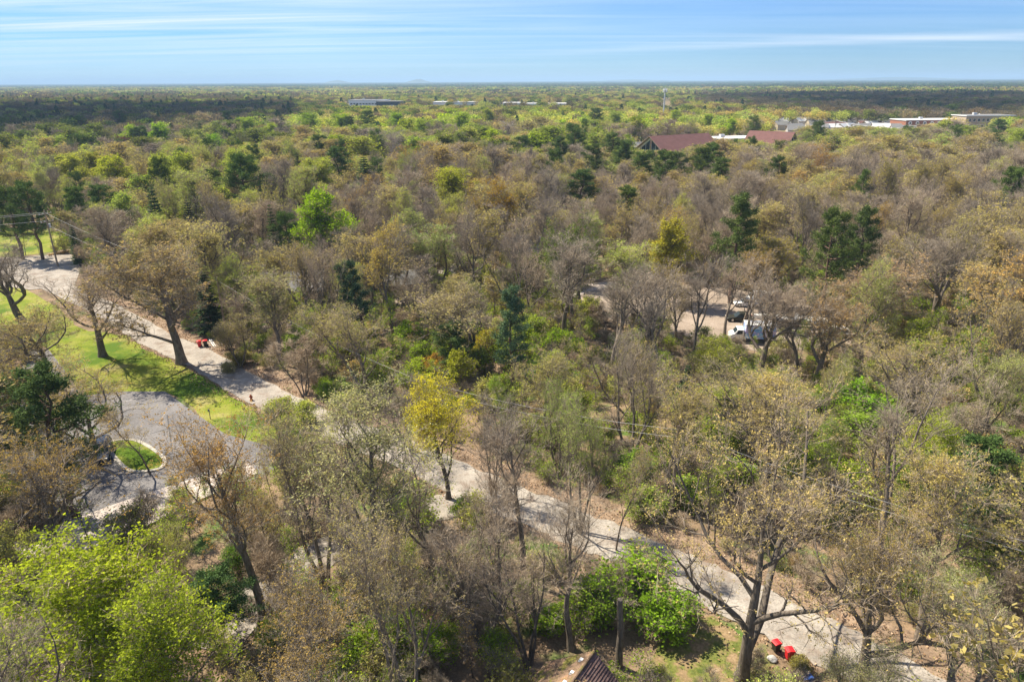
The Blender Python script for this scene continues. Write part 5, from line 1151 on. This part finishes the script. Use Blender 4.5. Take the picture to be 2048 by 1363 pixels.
# radio mast
P = PX(1333, 232, 0); s0 = .55; yb = 600.0; xb = (1333 - 1024) / FP * PJ(0, yb, 30)[2]
rm = empty('radio_mast', (xb, yb, 0), 0, label='tall slim grey radio mast standing above the lime trees', cat='mast')
m = MB(); m.tube([(0, 0, 0), (0, 0, 15), (0, 0, 32)], .75, PM['silver'], 10, .45); m.build('pole', rm)
m = MB(); m.tube([(0, 0, 29.6), (0, 0, 29.9)], 1.5, PM['silver'], 10); m.build('platform', rm)
for k in range(6):
    a = k / 6 * 6.283; m = MB(); m.box(1.55 * math.cos(a) - .2, 1.55 * math.cos(a) + .2, 1.55 * math.sin(a) - .2, 1.55 * math.sin(a) + .2, 28.4, 31.2, PM['white']); m.build('antenna', rm)

# ------------------------------------------------------------------ poles and wires
def upole(u, v, H, label, rz, arms=True, P=None):
    P = P or PX(u, v, 0); o = empty('utility_pole', (P.x, P.y, 0), rz, label=label, cat='utility pole', group='utility poles along the gravel road')
    m = MB(); m.tube([(0, 0, -.3), (0.03, 0, H * .5), (0, 0, H)], .20, PM['wood'], 8, .13); m.build('pole', o)
    if arms:
        for z in (H - .9, H - 2.6)[:2 if arms == 2 else 1]:
            m = MB(); m.box(-1.5, 1.5, -.17, -.05, z, z + .14, PM['wood']); m.build('crossarm', o)
            for x in (-1.35, -.5, .5, 1.35):
                m = MB(); m.tube([(x, -.11, z + .14), (x, -.11, z + .26), (x, -.11, z + .38)], .07, PM['white'], 6, .035); m.build('insulator', o)
        m = MB(); m.tube([(.42, 0, H - 3.9), (.42, 0, H - 3.0)], .26, PM['silver'], 10); m.box(.13, .3, -.05, .05, H - 3.6, H - 3.3, PM['silver']); m.build('transformer', o)
    return P, H
def wire(a, b, sag, label, r=.022):
    a = Vector(a); b = Vector(b); pts = [a.lerp(b, i / 14) - Vector((0, 0, sag * 4 * (i / 14) * (1 - i / 14))) for i in range(15)]
    m = MB(); m.tube([tuple(p) for p in pts], r, PM['wire'], 4); m.build('overhead_wire', None, label=label, cat='wire', group='overhead wires')
p1, h1 = upole(116, 533, 12.5, 'utility pole with two crossarms beside the cross road at left', R(70), 2)
p0 = PX(-150, 545, 0); h0 = 12; upole(0, 0, 12, 'utility pole beyond the left edge of the lawn', R(70), 2, p0) if False else None
p2, h2 = upole(452, 668, 9.5, 'utility pole hidden behind the big tan road oak', R(40), False)
p3, h3 = upole(846, 872, 7.5, 'utility pole at the road edge beside the yellow tree', R(40), False)
p4, h4 = upole(1342, 1020, 9.0, 'pale utility pole among green shrubs beyond the road', R(45), False)
p5, h5 = upole(2080, 1330, 9.0, 'utility pole at the right edge beyond the road', R(45)) if False else (PX(2150, 1330, 0), 9)
for i, dz in enumerate((0, -.3, -1.8)):
    lab = ['upper', 'middle', 'lower'][i]
    wire((p1.x, p1.y, h1 - .5 + dz), (p1.x - 70, p1.y - 14, 12 + dz), 1.1, f'{lab} wire running left from the cross road pole')
    if i != 1: wire((p1.x, p1.y, h1 - .5 + dz * 1.5), (p2.x, p2.y, h2 - .3 + dz), 1.0, f'{lab} wire from the cross road pole to the oak pole')
wire((p2.x, p2.y, h2 - .5), (p3.x, p3.y, h3 - .5), .8, 'pale wire crossing the wood along the road bend', .013)
for i, dz in enumerate((0, -.8)): wire((p3.x, p3.y, h3 - .4 + dz), (p4.x, p4.y, h4 - .4 + dz), .7, ['upper', 'lower'][i] + ' wire between the yellow tree and the pale pole', .014)
for i, dz in enumerate((0, -.8)): wire((p4.x, p4.y, h4 - .4 + dz), (p5.x, p5.y, h5 - .4 + dz), .7, ['upper', 'lower'][i] + ' wire running right from the pale pole', .014)
a = PX(1560, 250, 9); b = PX(1672, 241, 11); c_ = PX(1800, 256, 9)
wire(a, b, 1.2, 'distant thick wire left of the suburban pole', .12); wire(b, c_, 1.2, 'distant thick wire right of the suburban pole', .12)
upole(0, 0, 12, 'distant utility pole among the white houses', 0, 2, Vector((b.x, b.y, 0)))
P = PX(1238, 1332, 0)         # tall broken trunk next to the shed
sn = empty('tree_snag', (P.x, P.y, 0), 0, label='tall dead branchless trunk standing beside the brown tiled roof', cat='dead trunk')
m = MB(); m.tube([(0, 0, -.2), (-.05, .05, 1.5), (-.02, 0, 3.2), (-.16, .05, 4.6), (-.22, .03, 5.8)], .27, M['bark'], 10, .19); m.build('trunk', sn, smooth=False)
m = MB(); m.tube([(-.1, 0, 3.9), (-.45, -.1, 4.3)], .06, M['bark'], 6, .03); m.build('branch_stub', sn)

# ------------------------------------------------------------------ vehicles
def wheel(parent, x, y, r=.34, w=.22):
    m = MB(); m.tube([(x, y - w / 2, r), (x, y + w / 2, r)], r, PM['rubber'], 16); wl = m.build('wheel', parent)
    s = 1 if y > 0 else -1; m = MB(); m.tube([(x, y + s * (w / 2 + .002), r), (x, y + s * (w / 2 + .03), r)], r * .6, PM['chrome'], 12); m.build('rim', wl)
def car(label, P, rz, paint, Lc=4.6, H=1.5, kind='sedan'):
    """front towards +x"""
    o = empty('parked_car', (P.x, P.y, .06), rz, label=label, cat='car', group='vehicles parked among the trees'); h = Lc / 2; W = .92
    m = MB(); b = H * .56
    m.profile([(-h, .32), (-h + .05, b * .98), (-h + .5, b + .03), (h - 1.25, b), (h - .15, b * .84), (h, .5), (h - .04, .26), (h - .6, .22), (-h + .6, .22)], -W, W, PM[paint]); m.build('body', o, bevel=.07)
    back = -h + (.25 if kind == 'suv' else .75); front = h - 1.35
    g = MB(); zt = H; bl = [(back, b), (front, b)]; tp = [(back + (.25 if kind == 'suv' else .55), zt - .07), (front - .75, zt - .07)]
    g.v += [(bl[0][0], -W + .05, b), (bl[1][0], -W + .05, b), (bl[1][0], W - .05, b), (bl[0][0], W - .05, b), (tp[0][0], -W + .22, zt - .07), (tp[1][0], -W + .22, zt - .07), (tp[1][0], W - .22, zt - .07), (tp[0][0], W - .22, zt - .07)]
    for q in ((4, 5, 6, 7), (0, 1, 5, 4), (1, 2, 6, 5), (2, 3, 7, 6), (3, 0, 4, 7)): g.f.append(list(q)); g.m.append(g.mi(PM['glass']))
    g.build('windows', o)
    rf = MB(); rf.box(tp[0][0] - .03, tp[1][0] + .03, -W + .2, W - .2, zt - .07, zt, PM[paint], .03); rf.build('roof', o, bevel=.03)
    for s in (-1, 1):
        pl = MB()
        for (xa, xb) in ((bl[1][0], tp[1][0]), (bl[0][0], tp[0][0]), ((bl[0][0] + bl[1][0]) / 2, (tp[0][0] + tp[1][0]) / 2)): pl.tube([(xa, s * (W - .04), b), (xb, s * (W - .21), zt - .06)], .04, PM[paint], 4)
        pl.build('pillar', o)
        hl = MB(); hl.box(h - .12, h + .012, s * .62 - .17, s * .62 + .17, b * .66, b * .83, PM['lamp']); hl.build('headlight', o)
        tl = MB(); tl.box(-h - .012, -h + .1, s * .66 - .14, s * .66 + .14, b * .72, b * .92, PM['red']); tl.build('tail_light', o)
        for x in (-h + .85, h - .88): wheel(o, x, s * (W - .08))
        mr = MB(); mr.box(front - .25, front - .1, s * (W + .02) - .08, s * (W + .02) + .08, b + .05, b + .18, PM[paint]); mr.build('mirror', o)
    return o
car('dark navy car parked beside the kerbed grass island', PX(205, 912), R(-66), 'navy', 4.6, 1.62, 'suv')
car('white sedan parked on the dirt yard, leftmost of the white vehicles', PX(1492, 612), R(172), 'white', 4.4, 1.42)
car('dark grey car parked between the white sedan and the truck', PX(1478, 641), R(176), 'black', 4.4, 1.45)
car('white car half hidden right of the forked bare tree', PX(1585, 645), R(168), 'silver', 4.4, 1.45)
car('white car under branches at the right end of the parked row', PX(1668, 672), R(168), 'white', 4.5, 1.5, 'suv')
P = PX(1522, 606)
vn = empty('parked_van', (P.x, P.y, .04), R(178), label='boxy white van parked behind the white sedan', cat='van', group='vehicles parked among the trees')
m = MB(); m.profile([(-2.4, .3), (-2.4, 2.1), (1.5, 2.1), (2.1, 1.25), (2.6, 1.0), (2.65, .4), (2.5, .28)], -.95, .95, PM['white']); m.build('body', vn, bevel=.06)
m = MB(); m.face([(1.56, -.8, 2.03), (1.56, .8, 2.03), (2.1, .8, 1.3), (2.1, -.8, 1.3)], PM['glass']); [m.face([(x - .35, s * .965, 1.3), (x + .35, s * .965, 1.3), (x + .3, s * .965, 1.9), (x - .35, s * .965, 1.9)], PM['glass']) for x in (.95, -.2, -1.3) for s in (-1, 1)]; m.build('windows', vn)
for x in (-1.6, 1.7):
    for s in (-1, 1): wheel(vn, x, s * .87)
# box truck with a printed white, blue and violet body
mw, tw, bw = mat('printed_wrap'); bw.inputs['Roughness'].default_value = .35
tcw = N(tw, 'ShaderNodeTexCoord'); mpw = N(tw, 'ShaderNodeMapping'); mpw.inputs['Scale'].default_value = (.55, 1, .9); L(tw, tcw.outputs['Object'], mpw.inputs[0])
fw = noise(tw, mpw.outputs[0], 1.3, 3, .5, 1.2); L(tw, ramp(tw, fw, [(.36, (.72, .74, .78)), (.44, (.45, .38, .66)), (.50, (.12, .24, .60)), (.57, (.22, .50, .72)), (.63, (.80, .80, .82))]), bw.inputs['Base Color'])
P = PX(1502, 682)
tk = empty('box_truck', (P.x, P.y, .04), R(172), label='white box truck with blue and violet printed sides facing left', cat='truck', group='vehicles parked among the trees')
m = MB(); m.box(-3.3, 1.2, -1.1, 1.1, .75, 2.95, mw); m.build('cargo_box', tk, bevel=.05)
m = MB(); m.box(-3.35, 1.25, -1.12, 1.12, 2.955, 3.03, PM['white']); m.build('box_roof', tk, bevel=.04)
m = MB(); m.profile([(1.35, .5), (1.35, 2.1), (2.3, 2.1), (2.75, 1.45), (3.35, 1.2), (3.4, .5)], -.98, .98, PM['white']); m.build('cab', tk, bevel=.06)
m = MB(); m.face([(2.34, -.85, 2.05), (2.34, .85, 2.05), (2.77, .85, 1.48), (2.77, -.85, 1.48)], PM['glass']); [m.face([(1.6, s * .992, 1.35), (2.55, s * .992, 1.35), (2.25, s * .992, 1.98), (1.6, s * .992, 1.98)], PM['glass']) for s in (-1, 1)]; m.build('windows', tk)
m = MB(); m.box(-3.3, 3.2, -.45, .45, .45, .74, PM['black']); m.build('chassis', tk)
for x in (-2.3, 2.6):
    for s in (-1, 1): wheel(tk, x, s * .9, .42, .26)
for s in (-1, 1): m = MB(); m.box(3.36, 3.43, s * .75 - .14, s * .75 + .14, .8, 1.0, PM['lamp']); m.build('headlight', tk)
# boats on trailers under the trees
def boat(label, P, rz, Lb=6.0):
    o = empty('boat_on_trailer', (P.x, P.y, 0), rz, label=label, cat='boat', group='boats on trailers'); m = MB(); n = 9; V = []
    for i in range(n):
        t = i / (n - 1); x = -Lb / 2 + Lb * t; w = 1.1 * (1 - max(0, t - .45) ** 2 * 3.2) + .02; w = max(w, .03); zb = .75 + .35 * max(0, t - .6) ** 2 * 4
        V.append([(x, -w, 1.55 + .15 * t), (x, -w * .8, zb + .25), (x, 0, zb), (x, w * .8, zb + .25), (x, w, 1.55 + .15 * t)])
    b = 0
    for r_ in V: m.v += r_
    for i in range(n - 1):
        for j in range(4): m.f.append([i * 5 + j, i * 5 + 5 + j, i * 5 + 6 + j, i * 5 + 1 + j]); m.m.append(m.mi(PM['white']))
    m.f.append([0, 1, 2, 3, 4]); m.m.append(0); m.build('hull', o)
    m = MB(); m.v += [q for r_ in V for q in (r_[0], (r_[0][0], 0, r_[0][2] + .18), r_[4])]
    for i in range(n - 1):
        for j in range(2): m.f.append([i * 3 + j, i * 3 + 3 + j, i * 3 + 4 + j, i * 3 + 1 + j]); m.m.append(m.mi(PM['pale']))
    m.build('cover', o)
    m = MB(); m.box(-Lb / 2, Lb / 2 + .9, -.06, .06, .42, .52, PM['chrome']); m.box(-1, -.85, -1.1, 1.1, .38, .5, PM['chrome']); m.box(-.3, -.2, -.7, .7, .5, .95, PM['chrome']); m.build('trailer_frame', o)
    for s in (-1, 1): wheel(o, -.9, s * 1.0, .32)
boat('white covered boat on a trailer right of the half hidden car', PX(1618, 655), R(165)); boat('long white boat on a trailer in front of the half hidden car', PX(1545, 650), R(166), 6.6)
for k, (x, z) in enumerate(((1412, 648), (1390, 600))): pass

# ------------------------------------------------------------------ bins and small things
def bin_(label, P, rz, body, lid, tip=0, s=1.0):
    o = empty('wheeled_bin', (P.x, P.y, .1), rz, label=label, cat='wheeled bin', group='wheeled bins by the road'); o.scale = (s, s, s)
    m = MB(); n = 4
    m.v += [(x, y, z) for z, k in ((.06, .78), (.9, 1.0)) for x, y in ((-.30 * k, -.28 * k), (.32 * k, -.28 * k), (.32 * k, .28 * k), (-.30 * k, .28 * k))]
    for q in ((3, 2, 1, 0), (0, 1, 5, 4), (1, 2, 6, 5), (2, 3, 7, 6), (3, 0, 4, 7)): m.f.append(list(q)); m.m.append(m.mi(PM[body]))
    m.box(-.34, .36, -.32, .32, .86, .93, PM[body]); m.build('body', o, bevel=.02)
    l = MB(); l.profile([(-.36, .935), (-.30, 1.02), (.10, 1.07), (.36, 1.0), (.40, .935)], -.33, .33, PM[lid]); l.build('lid', o, bevel=.02)
    h = MB(); h.tube([(-.42, -.24, .92), (-.44, -.2, .97), (-.44, .2, .97), (-.42, .24, .92)], .022, PM['black'], 6); h.build('handle', o)
    for sg in (-1, 1):
        w = MB(); w.tube([(-.26, sg * .26, .13), (-.26, sg * .34, .13)], .13, PM['rubber'], 12); w.build('wheel', o)
    return o
bin_('red lidded black wheeled bin, behind the all red one by the huge oak', PX(1551, 1302), R(200), 'black', 'red', s=.8)
bin_('all red wheeled bin in front of the red lidded black one', PX(1577, 1318), R(185), 'red', 'red', s=.84)
bin_('all red wheeled bin across the road from the big tan oak', PX(400, 694), R(210), 'red', 'red', s=.95)
bin_('red lidded black wheeled bin beside the white boards', PX(412, 693), R(200), 'black', 'red', s=.95)
bin_('teal wheeled bin among trees below the parked truck', PX(1562, 712), R(150), 'teal', 'teal')
for k, (a, b, lb) in enumerate((((418, 679), (428, 694), 'white board lying beside the red bins, nearer the bins'), ((422, 679), (432, 694), 'white board lying beside the red bins, nearer the bushes'))):
    A = PX(*a); B_ = PX(*b); d_ = (B_ - A); o = MB(); l = d_.length; o.box(0, l, -.07, .07, 0, .05, PM['white']); q = o.build('white_board', None, label=lb, cat='board', bevel=.01); q.location = (A.x, A.y, .12); q.rotation_euler = (0, 0, math.atan2(d_.y, d_.x))
P = PX(503, 801); hy = empty('fire_hydrant', (P.x, P.y, .08), 0, label='small rust red hydrant at the lawn edge of the gravel road', cat='hydrant')
m = MB(); m.tube([(0, 0, 0), (0, 0, .08)], .2, PM['rust'], 10); m.tube([(0, 0, .08), (0, 0, .62)], .14, PM['rust'], 10, .13); m.build('barrel', hy)
m = MB(); m.tube([(0, 0, .62), (0, 0, .72), (0, 0, .8)], .17, PM['rust'], 10, .05); m.build('bonnet', hy)
for s in (-1, 1): m = MB(); m.tube([(s * .12, 0, .48), (s * .24, 0, .48)], .07, PM['rust'], 8); m.build('nozzle', hy)
P = PX(421, 838); sp_ = empty('marker_post', (P.x, P.y, .03), R(-20), label='thin dark marker post on the lawn above the parking lot', cat='post'); m = MB(); m.tube([(0, 0, 0), (0, 0, 1.35)], .05, PM['wood'], 6); m.build('post', sp_); m = MB(); m.box(-.16, .16, -.05, -.03, 1.0, 1.3, PM['grey']); m.build('plate', sp_)
rk = bpy.data.meshes.new('boulder'); import bmesh
bm = bmesh.new(); bmesh.ops.create_icosphere(bm, subdivisions=3, radius=.3); rr = random.Random(3)
from mathutils import noise as mn
for v in bm.verts: v.co *= 1 + .32 * mn.noise(v.co * 3.1); v.co.z *= .65; v.co.x *= 1.2
bm.to_mesh(rk); bm.free(); rk.materials.append(PM['rock']); P = PX(1544, 1320); q = link('boulder', rk, None, label='pale grey boulder beside the red wheeled bins', cat='rock'); q.location = (P.x, P.y, .15)
m = MB(); 
P = PX(1612, 1362); bc = empty('recycling_crate', (P.x, P.y, .1), R(15), label='blue recycling crate at the bottom edge of the road', cat='crate')
m = MB(); m.box(-.32, .32, -.22, .22, 0, .06, PM['blue']); [m.box(*q, .06, .38, PM['blue']) for q in ((-.34, -.30, -.24, .24), (.30, .34, -.24, .24), (-.30, .30, -.24, -.20), (-.30, .30, .20, .24))]; m.build('tub', bc); m = MB(); m.box(-.36, .36, -.26, .26, .37, .41, PM['blue']); m.build('lid', bc)
for k, (a, b) in enumerate((((176, 924), (200, 938)), ((204, 936), (232, 952)))):
    A = PX(*a); B_ = PX(*b); ribbon([A, A.lerp(B_, .5), B_], .07, .07, .068, PM['yel'], 'parking_line', k, .005)
# long kerb stones (yellow sandstone wall) at the cross road
cw = catmull([tuple(PX(u, v)) for u, v in ((97, 512), (115, 509), (138, 504))], 4)
for i in range(len(cw) - 1):
    m = MB(); l = (cw[i + 1] - cw[i]).length; m.box(0.05, l - .05, -.3, .3, 0, .45, PM['yel'], .03)
    q = m.build('sandstone_block', None, bevel=.03, label=f'{["first", "second", "third", "fourth", "fifth", "sixth", "seventh", "eighth", "ninth"][i]} yellowish stone block from the left along the cross road', cat='stone block', group='stone blocks along the cross road'); q.location = (cw[i].x, cw[i].y, .05); d_ = cw[i + 1] - cw[i]; q.rotation_euler = (0, 0, math.atan2(d_.y, d_.x))
# litter and fallen sticks at the road edge, leaf-sized pieces nobody could count
rl = np.random.default_rng(44); LP = []
for i in range(20, len(rc) - 1):
    a, b = rc[i], rc[i + 1]; tg = (b - a).normalized(); n_ = Vector((-tg.y, tg.x, 0)); ll = (b - a).length
    for s_, k in ((1, 42), (-1, 26)):
        m_ = int(ll * k); off = 2.5 + rl.gamma(1.6, .9 if s_ > 0 else .55, m_); t_ = rl.uniform(0, 1, m_)
        LP.append(np.c_[a.x + (b.x - a.x) * t_ + s_ * n_.x * off, a.y + (b.y - a.y) * t_ + s_ * n_.y * off, rl.uniform(.10, .17, m_)])
LP = np.concatenate(LP); V, F = quads(rl, LP, .16, .8); me = mesh_np('fallen_leaves', V, [F], [twigmat('dry_leaf', (.28, .17, .09), (.56, .40, .27))]); link('fallen_leaves', me, None, kind='stuff', label='rust brown fallen leaves gathered along both road edges', cat='fallen leaves')

# ------------------------------------------------------------------ low fair-weather clouds, whose shade lies over two far strips of the wood
def cloud(poly, hgt, seed, label):
    r_ = np.random.default_rng(seed); xs = [p[0] for p in poly]; ys = [p[1] for p in poly]; off = Vector((sun_dir.x, sun_dir.y, 0)) / sun_dir.z * hgt
    bm = bmesh.new(); bmesh.ops.create_icosphere(bm, subdivisions=2, radius=1.0); base = np.array([v.co[:] for v in bm.verts]); fc = np.array([[v.index for v in f.verts] for f in bm.faces]); bm.free(); VV = []; FF = []; n = 0; st = 75
    for gx_ in np.arange(min(xs), max(xs), st):
        for gy_ in np.arange(min(ys), max(ys), st):
            x = gx_ + r_.uniform(-25, 25); y = gy_ + r_.uniform(-25, 25)
            if not inpoly(np.array([x]), np.array([y]), poly)[0] and not (r_.random() < .4 and inpoly(np.array([x * .93 + .07 * sum(xs) / len(xs)]), np.array([y * .93 + .07 * sum(ys) / len(ys)]), poly)[0]): continue
            R0 = r_.uniform(38, 86); v = base * R0 * (1 + .16 * np.sin(base * 5.3 + seed).sum(1, keepdims=True)); v[:, 2] *= np.where(v[:, 2] < 0, .25, .75)
            VV.append(v + np.array([x + off.x, y + off.y, hgt])); FF.append(fc + n); n += len(v)
    me = mesh_np('cloud', np.concatenate(VV), [np.concatenate(FF)], [MCL], smooth=True); link('cloud', me, None, kind='structure', label=label)
MCL, tcl, bcl = mat('cloud_white'); bcl.inputs['Base Color'].default_value = (.9, .9, .92, 1); bcl.inputs['Roughness'].default_value = 1; bcl.inputs['Specular IOR Level'].default_value = 0
_tr = N(tcl, 'ShaderNodeBsdfTransparent'); _mx = N(tcl, 'ShaderNodeMixShader'); _mx.inputs[0].default_value = .21; L(tcl, _tr.outputs[0], _mx.inputs[1]); L(tcl, bcl.outputs[0], _mx.inputs[2]); L(tcl, _mx.outputs[0], tcl.nodes['Material Output'].inputs['Surface'])
cloud([(-262, 300), (-250, 400), (-235, 620), (-240, 860), (-330, 1000), (-1000, 1050), (-900, 290)], 900, 5, 'fair weather cloud to the left')
cloud([(400, 620), (350, 760), (360, 1250), (600, 1500), (1500, 1500), (1500, 620)], 900, 8, 'fair weather cloud to the right')

# ------------------------------------------------------------------ the air
hb = MB(); hm = bpy.data.materials.new('haze_air'); hm.use_nodes = True; ht = hm.node_tree; ht.nodes.clear()
ho = ht.nodes.new('ShaderNodeOutputMaterial'); pv = ht.nodes.new('ShaderNodeVolumePrincipled'); L(ht, pv.outputs[0], ho.inputs['Volume'])
pv.inputs['Color'].default_value = (0.52, 0.76, 1.0, 1); pv.inputs['Density'].default_value = 1.2e-4; pv.inputs['Anisotropy'].default_value = 0.0
hb.box(-34000, 34000, -600, 34000, -1.2, 130, hm); hb.build('haze', None, kind='stuff', label='thin blue air over the woodland fading the horizon', cat='haze')

for m_ in list(bpy.data.meshes):
    if m_.users == 0: bpy.data.meshes.remove(m_)
